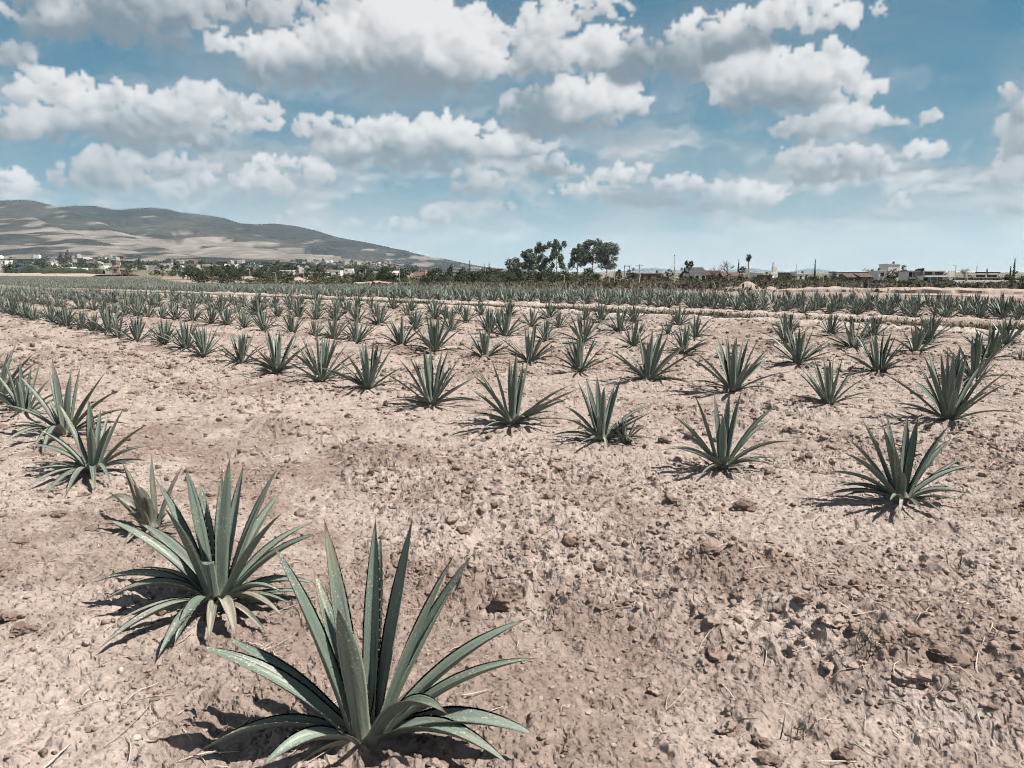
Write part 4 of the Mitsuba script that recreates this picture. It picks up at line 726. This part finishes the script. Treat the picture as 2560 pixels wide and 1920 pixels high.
        put('window', box(b - w * .2, b - w * .05, .9, .997, h1 * .2, h1 * .75), 'opening'); put('pavilion_roof', box(b - w * .42, b - w * .0, 1, 7, H - .35, H), 'roof_dark'); put('pavilion_wall', box(b - w * .40, b - w * .06, 1.6, 6.6, h1 + .002, h1 + (H - h1) * .45), 'foliage_brown')
        for q in (.40, .03): put('post', box(b - w * q, b - w * q + .3, 1.2, 1.5, h1 + .002, H - .352), 'wall_white')
    elif kind == 'long':
        put('wall', box(a, b, 0, dp, 0, H * .8), wall); put('roof', box(a - .2, b + .2, -.2, dp + .2, H * .802, H * .88), 'wall_white')
        for q in (.39, .64): put('raised_bay', box(a + w * q, a + w * q + w * .08, -.6, dp, H * .3, H), 'wall_white')
HOUSES = [
('flat', 51.8, 300, 9.2, -2.0, 1.2, 8, 'wall_brick', 'long low house of raw brick with flat slab roofs right of the crossarm pole', {'win': 3, 'storeys': 1}),
('pent', 69.9, 300, 6.6, 0.1, 3.4, 8, 'wall_white', 'house with a steep dark sloping roof on white walls', {'win': 3, 'roof': 'roof_dark'}),
('gable', 77.5, 305, 6.1, -0.8, 2.2, 8, 'wall_brick', 'brick house with a long dark brown roof beside the white walled house', {'win': 2, 'roof': 'roof_brown'}),
('gable', 82.9, 300, 6.6, -1.4, 1.5, 8, 'wall_white', 'white house with a pale terracotta roof behind the bare tree', {'win': 3, 'roof': 'roof_tile'}),
('flat', 96.3, 310, 3.0, -0.6, 1.4, 8, 'wall_white', 'small white flat roofed house at the left of the church', {'win': 1}),
('flat', 93.3, 290, 3.4, -1.0, 0.7, 8, 'wall_brick', 'dark red brick shed with a flat roof below the church tower', {'win': 1}),
('church', 110.6, 335, 2.0, -1.1, 3.8, 8, 'wall_white', 'white slab church tower with two small domes at its foot', {'win': 0}),
('flat', 108.4, 310, 4.4, -1.0, 1.4, 8, 'wall_dark', 'dark flat roofed house left of the thin mast', {'win': 1, 'roof': 'roof_dark'}),
('flat', 109.7, 300, 4.2, -1.2, 1.0, 8, 'wall_white', 'low white house ruin between the thin mast and the lone cypress', {'win': 2}),
('flat', 138.9, 320, 16.7, -1.1, 1.6, 8, 'wall_white', 'long white flat building with a dark roof edge behind the dry bushes', {'win': 5, 'roof': 'roof_dark'}),
('gable', 128.0, 300, 3.3, -1.4, 1.0, 8, 'wall_brick', 'small house with a red tiled roof in front of the long white building', {'win': 1, 'roof': 'roof_tile'}),
('pent', 133.2, 298, 4.6, -1.4, 1.2, 8, 'wall_brick', 'second small red roofed house in front of the long white building', {'win': 1, 'roof': 'roof_tile'}),
('flat', 141.8, 305, 2.6, -1.4, 2.1, 8, 'wall_white', 'white house end with a sloping parapet left of the white box building', {'win': 1}),
('flat', 153.4, 320, 4.7, 0.0, 4.8, 8, 'wall_white', 'tall windowless white box building on top of a brick storey', {'win': 0}),
('modern', 143.9, 280, 8.0, -1.6, 2.0, 8, 'wall_grey', 'modern two storey grey and white duplex with a large grey upper panel', {'win': 4}),
('banded', 148.0, 275, 11.0, -2.0, 2.0, 8, 'wall_white', 'white house with a blue painted porch band and dark openings', {'win': 4}),
('pavilion', 154.4, 260, 11.5, -1.9, 1.6, 8, 'wall_concrete', 'raw concrete house with open doorways and a dark roof pavilion on top', {'win': 4}),
('flat', -332.8, 520, 4.7, 2.6, 9.3, 8, 'wall_white', 'white house cut by the left edge of the photo', {'win': 2}),
('pent', -342.2, 560, 12.4, 1.0, 6.1, 8, 'wall_blue', 'shed with a long dark blue sloping roof on the left', {'win': 0, 'roof': 'roof_blue'}),
('long', -361.0, 640, 32.1, 2.9, 5.4, 8, 'wall_white', 'very long low white shed with two raised bays', {'win': 0}),
('flat', -249.2, 500, 4.5, -0.1, 4.1, 8, 'wall_salmon', 'small salmon pink hut at the end of the dark hedge', {'win': 1}),
('flat', -99.5, 330, 3.5, 0.3, 2.1, 8, 'wall_white', 'white house with a terrace, left one of the white pair', {'win': 2}),
('flat', -96.6, 335, 6.1, 0.3, 2.4, 8, 'wall_white', 'white house with an open upper terrace, right one of the white pair', {'win': 3}),
('flat', -87.9, 330, 4.6, 0.3, 1.4, 8, 'wall_white', 'low white flat house left of the second pole', {'win': 1}),
('flat', -80.8, 340, 1.7, -0.1, 1.6, 8, 'wall_white', 'small white open frame house among the olive trees', {'win': 1}),
('flat', -94.1, 420, 6.7, -0.1, 2.4, 8, 'wall_white', 'white low house behind the olive trees', {'win': 2}),
('gable', -44.9, 300, 2.7, -0.2, 2.0, 8, 'wall_pale', 'white house with a pale roof among dark trees', {'win': 1, 'roof': 'roof_pale'}),
('gable', -35.3, 300, 3.0, -0.5, 1.7, 8, 'wall_white', 'white house with a red tiled roof', {'win': 2, 'roof': 'roof_tile'}),
('flat', -33.9, 305, 1.4, 0.1, 2.4, 8, 'wall_red', 'narrow red painted house block beside the red tiled roof', {'win': 1}),
('flat', -31.7, 300, 2.4, -0.3, 0.7, 8, 'wall_white', 'small low white wall house right of the red block', {'win': 1}),
('flat', -16.5, 320, 4.0, -0.9, 1.0, 8, 'wall_grey', 'grey flat house right of the thin dark cypress', {'win': 2}),
('tower', -12.8, 310, 2.3, -0.9, 1.9, 8, 'wall_white', 'small white house with a little roof turret left of the flame tree', {'win': 2}),
('flat', -18.5, 310, 3.4, -1.2, 0.4, 8, 'wall_white', 'low white house below the dark trees beside the thin cypress', {'win': 2}),
('flat', -204.3, 480, 3.6, 0.2, 2.6, 8, 'wall_salmon', 'small peach house in the left town trees', {'win': 1}),
('flat', -201.0, 480, 2.9, -0.3, 2.8, 8, 'wall_white', 'small white house beside the peach one', {'win': 1}),
('flat', -282.0, 700, 10.5, 1.6, 8.2, 8, 'wall_pale', 'pale two storey house behind the left town trees', {'win': 4}),
('flat', -231.9, 600, 6.0, 1.0, 4.6, 8, 'wall_white', 'white house behind the billboard', {'win': 2}),
('flat', -337.5, 800, 8.8, 5.6, 8.4, 8, 'wall_white', 'white long house higher in the left town', {'win': 2}),
]
for k, (kind, x, y, w, zb, zt, dp, wall, label, kw) in enumerate(HOUSES): house(kind, x, y, w, zb, zt, dp, wall, label, kw, k)

# the town on the slope: small houses and trees, each a thing
SPOTS = [(-.66, -.46, 1000, 1650, 40, 'small pale house of the town at the foot of the left hill'), (-.46, -.30, 800, 1500, 24, 'small pale house in the middle of the town below the hills'),
         (-.262, -.135, 1500, 2420, 46, 'small pale house on the knoll at the foot of the ridge'), (-.33, -.20, 520, 1200, 8, 'small pale house seen over the dark trees of the town')]
r = np.random.default_rng(77); n_h = 0
for t0, t1, d0, d1, n, lab in SPOTS:
    for q in range(n):
        s = r.uniform(t0, t1); y = r.uniform(d0, d1); x = s * y; g = top_z(x, y); w, h, dp = r.uniform(6, 14), r.choice([3.2, 3.6, 6.2]) * r.uniform(.9, 1.1), r.uniform(6, 10)
        parts = [box(-w / 2, w / 2, 0, dp, -2, h), box(-w / 2, w / 2 - r.uniform(1, w * .5), .5, dp * .8, h + .002, h + r.uniform(.3, 1.6))]
        key = numbered('town_house'); scene[key] = {**mikit.ply(join(parts), r.choice(['wall_white', 'wall_pale', 'wall_pale', 'wall_grey', 'wall_brick'])), 'to_world': at(x, y, g, r.uniform(-30, 30))}
        tag(key, lab, 'house', 'houses of the town on the slope')
for q in range(150):
    s = r.choice([r.uniform(-.64, -.28), r.uniform(-.30, -.12)]); y = r.uniform(560, 1500) if s < -.28 else r.uniform(600, 2300); x = s * y; g = top_z(x, y); h, w = r.uniform(5, 11), r.uniform(7, 18)
    L = [(r.normal() * w * .25, r.normal() * w * .25, h * r.uniform(.3, .75), w * .25, h * .25) for _ in range(5)]
    key = numbered('town_tree'); P = lobes_points(L, 70, r); P[:, 2] = np.clip(P[:, 2], 0, h)
    scene[key] = {**mikit.ply(cards(P, 2.6, r, .2, .8), 'foliage_dark' if q % 3 else 'foliage_olive'), 'to_world': at(x, y, g)}
    tag(key, 'dark tree standing between the small houses of the town', 'tree', 'trees of the town on the slope')

# ------------------------------------------------------------------ poles, wall, hedge, banks
POLES = [
('crossarm', 32.0, 200, 3.6, 'tall pale power pole with two crossarms and a transformer'),
('lamp', 38.8, 190, 2.7, 'pale concrete pole standing below the tall thin mast'),
('mast', 61.1, 300, 8.0, 'tall thin radio mast behind the pale pole'),
('tpole', 28.9, 205, 3.3, 'left post of a dark pair of power posts'),
('tpole', 30.2, 205, 3.3, 'right post of a dark pair of power posts'),
('lamp', 24.4, 200, 1.0, 'short pale street lamp right of the large eucalyptus clump'),
('lamp', 25.8, 200, 2.2, 'tall pale street lamp leaning left, beside the dark round tree'),
('lamp', 13.5, 205, 0.8, 'thin street lamp between the two eucalyptus clumps'),
('dark', 15.4, 190, 1.6, 'thin dark post in front of the right eucalyptus clump'),
('dark', -3.5, 210, 0.8, 'dark lamp post in front of the flame tree'),
('lamp', -33.9, 240, 2.6, 'pale lamp post left of the red tiled house'),
('lamp', -45.1, 245, 2.3, 'pale lamp post among the olive trees'),
('lamp', -65.4, 250, 2.3, 'pale lamp post right of the white houses'),
('lamp', -75.7, 255, 1.2, 'short pale lamp post below the white pair of houses'),
('lamp', -98.8, 300, 2.5, 'lamp post at the right end of the left town clump'),
('lamp', -111.6, 310, 2.5, 'lamp post in front of the broad green bush'),
('lamp', -151.2, 330, 3.4, 'white lamp post right of the olive bushes at the end of the wall'),
('billboard', -124.7, 320, 2.2, 'small pale blue billboard on a post'),
('lamp', 125.3, 225, 3.4, 'tall curved street lamp before the blue banded house'),
('crossarm', 128.3, 225, 2.5, 'wooden power pole with a short crossarm left of the concrete house'),
('mast', 114.1, 320, 4.5, 'thin bare mast right of the church'),
('mast', 186.7, 320, 4.1, 'thin antenna mast right of the bare tree'),
('lamp', 93.9, 240, 1.0, 'short lamp post in front of the round green tree'),
('dark', 38.9, 120, 1.5, 'dark post at the far field edge right of the sand heap'),
]
for kind, x, y, zt, label in POLES:
    g = float(lie(x, y)) - .3; h = zt - g; key = numbered({'crossarm': 'power_pole', 'tpole': 'power_post', 'lamp': 'street_lamp', 'mast': 'radio_mast', 'dark': 'dark_post', 'billboard': 'billboard'}[kind]); m = at(x, y, g)
    put = lambda part, vf, mat, c=0: scene.__setitem__(part_no(key, part, c), {**mikit.ply(vf, mat), 'to_world': m})
    tag(key, label, {'lamp': 'street lamp', 'mast': 'mast', 'billboard': 'billboard'}.get(kind, 'pole')); mat = 'pole_dark' if kind in ('tpole', 'dark') else 'pole_pale'
    rad = {'mast': .10, 'crossarm': .17}.get(kind, .12)
    put('pole', tube([[0, 0, 0], [0, 0, h * .5], [0, 0, h]], [rad, rad * .85, rad * .65], 8), 'pole_dark' if kind == 'mast' else mat)
    if kind == 'crossarm':
        put('crossarm', box(-1.1, 1.1, -.18, -.0, h - .55, h - .40), mat); put('crossarm', box(-1.1, 1.1, -.18, -.0, h - 1.75, h - 1.6), mat, 1); put('transformer', tube([[0, -.5, h - 3.4], [0, -.5, h - 2.5]], [.33, .33], 8), 'wall_grey')
    if kind == 'tpole': put('crossarm', box(-1.3 if '002' in key or '001' in key else -.1, .3 if '001' in key else 1.3, -.15, 0, h - .3, h - .15), mat)
    if kind == 'lamp': put('lamp_arm', tube([[0, 0, h - .05], [-.4, 0, h + .15], [-.9, 0, h + .1]], [.06, .05, .12], 5), mat)
    if kind == 'mast': put('antenna', join([tube([[-.35, 0, h * .9], [.35, 0, h * .9]], [.04, .04], 4), tube([[-.25, 0, h * .97], [.25, 0, h * .97]], [.04, .04], 4)]), 'pole_dark')
    if kind == 'billboard': put('panel', box(-1.9, 1.9, -.2, 0, h * .45, h), 'wall_grey')

def run(pts, height, thick, name, mat, label, cat, wob=.1, crown=False):
    """A long low thing along ground points: a wall, or a hedge or bank with a rounded uneven top."""
    P = np.array(pts, float); s = np.concatenate([[0], np.cumsum(np.hypot(*np.diff(P, axis=0).T))]); t = np.arange(0, s[-1], max(s[-1] / 400, .22)); X, Y = np.interp(t, s, P[:, 0]), np.interp(t, s, P[:, 1])
    dx, dy = np.gradient(X), np.gradient(Y); L = np.hypot(dx, dy); nx, ny = -dy / L, dx / L; G = np.array([float(lie(a, b)) for a, b in zip(X, Y)]) - .3
    prof = [(-.5, 0), (-.42, .6), (-.2, .95), (.1, 1), (.35, .75), (.5, 0)] if crown else [(-.5, 0), (-.5, 1), (.5, 1), (.5, 0)]
    V = []
    for o, hh in prof:
        n_ = meshkit.fbm(np.stack([X / 1.3, Y / 1.3, 0 * X + o * 3], -1), 3, 5) - .5; n2 = meshkit.fbm(np.stack([X / 9, Y / 9, 0 * X], -1), 2, 8)
        V.append(np.stack([X + nx * thick * (o + n_ * wob), Y + ny * thick * (o + n_ * wob), G + .3 * (hh > 0) + hh * height * (1 + wob * 2 * (n_ + (n2 - .5) * 1.5)) * (1 if not crown else .85 + .3 * n2 if wob < .26 and thick < 5 else .45 + 1.1 * n2)], -1))
    V = np.stack(V, 1); k = V.shape[1]; i, j = np.meshgrid(np.arange(len(V) - 1), np.arange(k - 1), indexing='ij'); q = np.stack([i * k + j, i * k + j + 1, (i + 1) * k + j + 1, (i + 1) * k + j], -1).reshape(-1, 4)
    key = numbered(name); scene[key] = mikit.ply((V.reshape(-1, 3), np.vstack([q[:, [0, 1, 2]], q[:, [0, 2, 3]]])), mat, smooth=40)
    if cat: tag(key, label, cat)
    else: labels[key] = {'kind': 'structure', 'label': label}
run([(-370, 520), (-300, 500), (-236, 478)], 1.1, 40, 'earth_bank', 'sand', 'long pale bare earth slope behind the field on the left', None, .06, True)
run([(-330, 520), (-296, 516)], 4.0, 3, 'clipped_hedge', 'foliage_dark', 'dark hedge at the left end of the pale earth slope', 'hedge', .3, True)
for a, b, hh, lab in (((-303, 490), (-266, 490), 5, 'dark green hedge running along below the long white shed, its middle part'), ):
    pass
xs = np.linspace(-300, -255, 2)
run([(-290, 492), (-252, 492)], 4.6, 3.5, 'clipped_hedge', 'foliage_dark', 'long dark hedge below the long white shed', 'hedge', .25, True)
run([(-108, 285), (-72, 262), (-55, 240)], 1.5, 7, 'earth_bank', 'sand', 'pale earth bank behind the field left of the middle', None, .15, True)
run([(-38, 195), (-26, 190)], 1.5, 5, 'earth_bank', 'sand', 'short pale earth bank in the middle behind the field', None, .15, True)
run([(26, 96), (45, 84), (62, 80)], .32, 2.4, 'earth_bank', 'sand', 'pale earth bank along the right edge of the field', None, .7, True)
run([(33, 70), (44, 66), (62, 63)], .12, 1.6, 'earth_bank', 'sand', 'low pale ridge of dug soil on the right', None, .8, True)
run([(48, 136), (80, 128), (104, 124)], .6, 5, 'earth_bank', 'dark_soil', 'dark brown bank of dug soil below the houses', None, .6, True)
run([(132, 238), (152, 238)], 1.6, .3, 'boundary_wall', 'wall_white', 'white yard wall in front of the concrete house', 'wall', .03)

def heap(name, x, y, R, h, label, cat):
    n = 40; xs = np.linspace(-1, 1, n); X, Y = np.meshgrid(xs * R, xs * R, indexing='ij'); q = np.hypot(X, Y) / R
    Z = h * np.clip(1 - q, 0, 1) ** .8 * (.55 + .9 * meshkit.fbm(np.stack([X / 1.1, Y / 1.1, 0 * X], -1), 4, 9)) - .25 * (q > .97)
    i, j = np.meshgrid(np.arange(n - 1), np.arange(n - 1), indexing='ij'); f = np.stack([i * n + j, (i + 1) * n + j, (i + 1) * n + j + 1, i * n + j + 1], -1).reshape(-1, 4)
    key = numbered(name); scene[key] = {**mikit.ply((np.stack([X, Y, Z], -1).reshape(-1, 3), np.vstack([f[:, [0, 1, 2]], f[:, [0, 2, 3]]])), 'sand', smooth=True), 'to_world': at(x, y, float(lie(x, y)))}
    tag(key, label, cat)
heap('sand_heap', 31.5, 106, 1.8, 1.15, 'pale sand heap at the far edge of the field, below the palm', 'sand heap')
heap('sand_heap', 33.9, 104, 1.1, .5, 'small low sand heap just right of the larger one', 'sand heap')

# scrub beyond the field: dry stalks and weeds, past counting
def blades(X, Y, h, wd, r, lean=.35, zoff=None):
    n = len(X); g = lie(X, Y) - .03 if zoff is None else zoff; a = r.uniform(0, 6.28, n); s = np.stack([np.cos(a), np.sin(a), 0 * a], -1) * (wd * r.uniform(.6, 1.4, n))[:, None]
    b = np.stack([X, Y, g], -1); t = b + np.stack([r.normal(size=n) * h * lean, r.normal(size=n) * h * lean, h], -1); m = (b + t) / 2 + np.stack([r.normal(size=n), r.normal(size=n), 0 * X], -1) * (h * .12)[:, None]
    V = np.stack([b - s, b + s, m + s * .8, t, m - s * .8], 1).reshape(-1, 3); k = np.arange(n)[:, None] * 5
    return V, np.vstack([k + [0, 1, 2], k + [0, 2, 4], k + [4, 2, 3]])
r = np.random.default_rng(5)
def scatter(n, d0, d1, t0, t1, dens=True):
    y = np.sqrt(r.uniform(d0 ** 2, d1 ** 2, n)); x = y * r.uniform(t0, t1, n)
    if dens: k = meshkit.fbm(np.stack([x / 9, y / 14, 0 * x], -1), 3, 15) > .46; x, y = x[k], y[k]
    k = ~((x > 28) & (x < 36.5) & (y < 106)); x, y = x[k], y[k]
    k = ~np.array([block2.contains(Point(a, b)) for a, b in zip(x, y)]); return x[k], y[k]
sx, sy = scatter(42000, 84, 260, -.16, .68); scene['dry_scrub'] = mikit.ply(blades(sx, sy, r.uniform(.25, 1.25, len(sx)) * (.8 + sy / 500), .06, r), 'twig_grey'); tag('dry_scrub', 'grey dry scrub and stalks beyond the field', 'scrub', kind='stuff')
sx, sy = scatter(17000, 110, 310, -.36, .66); scene['low_weeds'] = mikit.ply(cards(np.stack([sx, sy, lie(sx, sy) + r.uniform(0, 1, len(sx)) * (.35 + sy / 260)], -1), .8, r, .2, .6), 'foliage_olive'); tag('low_weeds', 'low olive weeds between the dry scrub', 'weeds', kind='stuff')
sx, sy = scatter(9000, 84, 250, -.2, .66); scene['brown_weeds'] = mikit.ply(cards(np.stack([sx, sy, lie(sx, sy) + r.uniform(0, .8, len(sx))], -1), .8, r, .2, .6), 'foliage_brown'); tag('brown_weeds', 'low brown dead weeds between the dry scrub', 'weeds', kind='stuff')
# grass in the ditch
n = 16000; u, v = r.uniform(-8, 60, n), 25.9 + r.normal(size=n) * .8; k = meshkit.fbm(np.stack([u / 3, v / 1.5, 0 * u], -1), 3, 4) > .42; u, v = u[k], v[k]; sx, sy = xy_of(u, v)
zz = lie(sx, sy) + micro(sx, sy, False) - .02
scene['ditch_grass'] = mikit.ply(blades(sx, sy, r.uniform(.06, .24, len(sx)), .02, r, .5, zz), 'foliage_olive'); tag('ditch_grass', 'short green grass growing along the ditch across the field', 'grass', kind='stuff')

# ------------------------------------------------------------------ clods, straw, stones on the near soil
def clod_color(p, n, uv):
    return mix((.225, .185, .168), (.125, .096, .084), smoothstep(.38, .66, fbm(p.x * 6, p.y * 6, p.z * 6, 3))) * (.75 + .5 * fbm(p.x * 60, p.y * 60, p.z * 60, 2))
scene['clod'] = {'type': 'twosided', 'bsdf': {'type': 'bumpmap', 'arbitrary': proc(lambda p, n, uv: fbm(p.x * 45, p.y * 45, p.z * 45, 3), .003), 'scale': .022, 'nested': {'type': 'diffuse', 'reflectance': proc(clod_color)}}}
def rock(r, sub, rough=.5):
    m = trimesh.creation.icosphere(sub, 1.0); v = m.vertices.copy(); o = r.uniform(0, 99, 3)
    q = meshkit.fbm(v * 1.1 + o, 3, 3) - .5; q2 = np.abs(2 * meshkit.noise(v * 2.6 + o, 5) - 1)
    q3 = np.abs(2 * meshkit.noise(v * 5.5 + o, 8) - 1)
    v = v * (1 + q * rough * 2.4 - q2 * rough * .5 - q3 * rough * .22)[:, None] * r.uniform(.75, 1.2, 3) * [1, 1, .72]
    return v, m.faces
kinds = {s: [rock(np.random.default_rng(40 + 9 * s + k), s) for k in range(8)] for s in (0, 1, 2, 3)}
r = np.random.default_rng(21)
def turned(v, s, a, x, y, z):
    return np.stack([(v[:, 0] * math.cos(a) - v[:, 1] * math.sin(a)) * s + x, (v[:, 0] * math.sin(a) + v[:, 1] * math.cos(a)) * s + y, v[:, 2] * s + z], -1)
Vs, Fs, n0, cnt = [], [], 0, 0
for n, d0, d1, s0, s1, sub in ((18000, 1.7, 6.5, .004, .014, 0), (2600, 1.8, 4.5, .010, .028, 1), (5200, 4, 9, .010, .028, 0), (14000, 5, 16, .013, .045, 0), (14000, 12, 38, .022, .085, 0), (800, 1.9, 12, .025, .05, 1)):
    y = np.sqrt(r.uniform(d0 ** 2, d1 ** 2, n)); x = y * r.uniform(-.80, .80, n); m = soil_mask(x, y); k = r.random(n) < (.8 if s1 < .02 else .16 if d0 < 5 else .34) + 1.0 * m; x, y = x[k], y[k]
    z = lie(x, y) + micro(x, y)
    for a, b, c in zip(x, y, z):
        s = s0 * (s1 / s0) ** (r.random() ** 1.9); v, f = kinds[sub][r.integers(8)]
        Vs.append(turned(v, s, r.uniform(0, 6.28), a, b, c + s * .15)); Fs.append(f + n0); n0 += len(v)
scene['soil_crumbs'] = mikit.ply((np.vstack(Vs), np.vstack(Fs)), 'clod', smooth=50)
tag('soil_crumbs', 'small crumbs and clods of dry soil strewn over the field', 'soil', kind='stuff')
BIG = [(1.92, 9.07, 0.1, 'dark round clod beyond the front row, between its second and third plants'), (1.42, 7.23, 0.065, 'dark clod between the second and third front row plants'), (2.83, 6.78, 0.065, 'dark clod left of the rightmost front row agave'), (2.82, 7.81, 0.094, 'flat dark clod behind the front row'), (1.12, 5.3, 0.066, ''), (1.58, 5.16, 0.071, ''), (0.09, 6.03, 0.047, ''), (-0.02, 3.74, 0.079, 'long flat clod right of the foreground agave tips'), (1.97, 3.89, 0.047, 'dark rounded clod by the straw at the right'), (1.67, 3.08, 0.063, 'large dark clod half sunk into the soil at lower right'), (0.57, 2.95, 0.038, 'single clod on smooth soil at the bottom right of the foreground agave'), (0.79, 3.06, 0.034, ''), (0.86, 3.14, 0.048, ''), (0.87, 2.56, 0.049, 'largest clod near the bottom edge on the right'), (0.78, 2.63, 0.042, ''), (0.7, 2.43, 0.047, ''), (0.86, 2.43, 0.035, ''), (1.53, 3.62, 0.039, ''), (1.69, 3.7, 0.044, ''), (1.33, 3.42, 0.041, ''), (0.22, 3.5, 0.031, ''), (1.69, 2.91, 0.038, ''), (1.14, 2.49, 0.034, ''), (2.21, 3.48, 0.04, ''), (-2.98, 5.02, 0.046, ''), (-3.23, 5.45, 0.043, ''), (-4.12, 9.1, 0.056, ''), (-1.82, 8.66, 0.055, 'small dark clod alone left of the front row in the middle'), (-2.19, 3.34, 0.055, 'dark clod at the left edge beside the second agave'), (-2.31, 3.45, 0.05, ''), (-0.69, 3.7, 0.062, 'big clod behind the foreground agave'), (-0.69, 3.03, 0.035, ''), (-0.09, 4.25, 0.046, ''), (-0.29, 4.65, 0.05, ''), (-0.2, 4.13, 0.049, '')]
for x, y, s, lab in BIG:
    v, f = rock(np.random.default_rng(900 + int(abs(x * 1000 + y * 77))), 3, .62); key = numbered('dirt_clod'); z = float(lie(x, y) + micro(np.array([x]), np.array([y]))[0])
    scene[key] = mikit.ply((turned(v, s, r.uniform(0, 6.28), x, y, z + s * .12), f), 'clod', smooth=30)
    tag(key, lab or 'lump of dry brown soil lying on the cracked ground', 'dirt clod', 'dirt clods on the field')
for q in range(90):
    y = math.sqrt(r.uniform(2.0 ** 2, 11 ** 2)); x = y * r.uniform(-.68, .68)
    if soil_mask(np.array([x]), np.array([y]))[0] < r.uniform(.1, .8): continue
    s = r.uniform(.026, .075); v, f = rock(np.random.default_rng(1200 + q), 3, .62); key = numbered('dirt_clod'); z = float(lie(x, y) + micro(np.array([x]), np.array([y]))[0])
    scene[key] = mikit.ply((turned(v, s, r.uniform(0, 6.28), x, y, z + s * .1), f), 'clod', smooth=30); tag(key, 'lump of dry brown soil lying on the cracked ground', 'dirt clod', 'dirt clods on the field')
# straw
scene['straw_fibre'] = {'type': 'twosided', 'bsdf': {'type': 'diffuse', 'reflectance': proc(lambda p, n, uv: mix((.46, .41, .365), (.24, .21, .18), noise(p.x * 14, p.y * 14)))}}
ms = []
for q in range(10000):
    y = math.sqrt(r.uniform(1.8 ** 2, 15 ** 2)); t = r.uniform(-.72, .72); x = y * t
    dens = .30 + .7 * math.exp(-((t - .5) / .25) ** 2) + .3 * (t < -.3)
    dens *= float(meshkit.noise(np.array([x * .9, y * .9, 0]), 8)) * 1.5
    if r.random() > dens: continue
    ln = r.uniform(.03, .17) if r.random() < .85 else r.uniform(.15, .3); a = r.uniform(0, 6.28); c = r.normal() * .6; rad = r.uniform(.0011, .0030) * (1 if y < 6 else 1.6)
    pts = []; px_, py_ = x, y
    for k in range(5): pts.append([px_, py_]); a += c * .35; px_ += math.cos(a) * ln / 4; py_ += math.sin(a) * ln / 4
    P = np.array(pts); ms.append((P, rad))
AX = np.vstack([m[0] for m in ms]); AZ = lie(AX[:, 0], AX[:, 1]) + micro(AX[:, 0], AX[:, 1]) + .004
out = []
for k, (P, rad) in enumerate(ms):
    z = AZ[5 * k:5 * k + 5]; z = np.maximum(z, np.linspace(z[0], z[-1], 5)) + r.uniform(0, .006)
    out.append(tube(np.column_stack([P, z]), np.array([.7, 1, 1, .9, .4]) * rad, 3))
scene['straw_litter'] = mikit.ply(join(out), 'straw_fibre', smooth=True); tag('straw_litter', 'bits of dry straw and root fibre strewn on the soil', 'straw', kind='stuff')
# a few dark dried weeds at the right
for x, y, lab in ((2.42, 4.12, 'small dark dried weed standing in the straw at the right'), (1.42, 3.0, 'small blackened weed on the soil near the lower right corner'), (1.05, 2.62, 'low grey green weed near the bottom edge on the right')):
    X, Y = x + r.normal(size=16) * .035, y + r.normal(size=16) * .035; key = numbered('dried_weed'); zz = lie(X, Y) + micro(X, Y) - .01
    scene[key] = mikit.ply(blades(X, Y, r.uniform(.04, .14, 16), .0022, r, .3, zz), 'foliage_dark'); tag(key, lab, 'weed')
# pale stones
for q in range(26):
    y = math.sqrt(r.uniform(2.0 ** 2, 9 ** 2)); x = y * r.uniform(-.66, .66); s = r.uniform(.010, .020); v, f = rock(np.random.default_rng(1500 + q), 2, .3); key = numbered('pale_stone')
    scene[key] = mikit.ply((turned(v, s, 0, x, y, float(lie(x, y) + micro(np.array([x]), np.array([y]))[0]) + s * .2), f), 'wall_pale', smooth=50); tag(key, 'small whitish stone on the soil', 'stone', 'pale stones on the soil')

# ------------------------------------------------------------------ the air
scene['haze_air'] = {'type': 'homogeneous', 'albedo': {'type': 'rgb', 'value': [.62, .82, 1.0]}, 'sigma_t': 4.6e-5}
scene['clear_boundary'] = {'type': 'null'}
scene['haze'] = {'type': 'cube', 'to_world': T().translate([0, 0, 290]).scale([14000, 14000, 300]), 'bsdf': {'type': 'ref', 'id': 'clear_boundary'}, 'interior': {'type': 'ref', 'id': 'haze_air'}}
labels['haze'] = {'kind': 'stuff', 'label': 'thin haze in the air'}
scene = {'haze_air': scene['haze_air'], **scene}
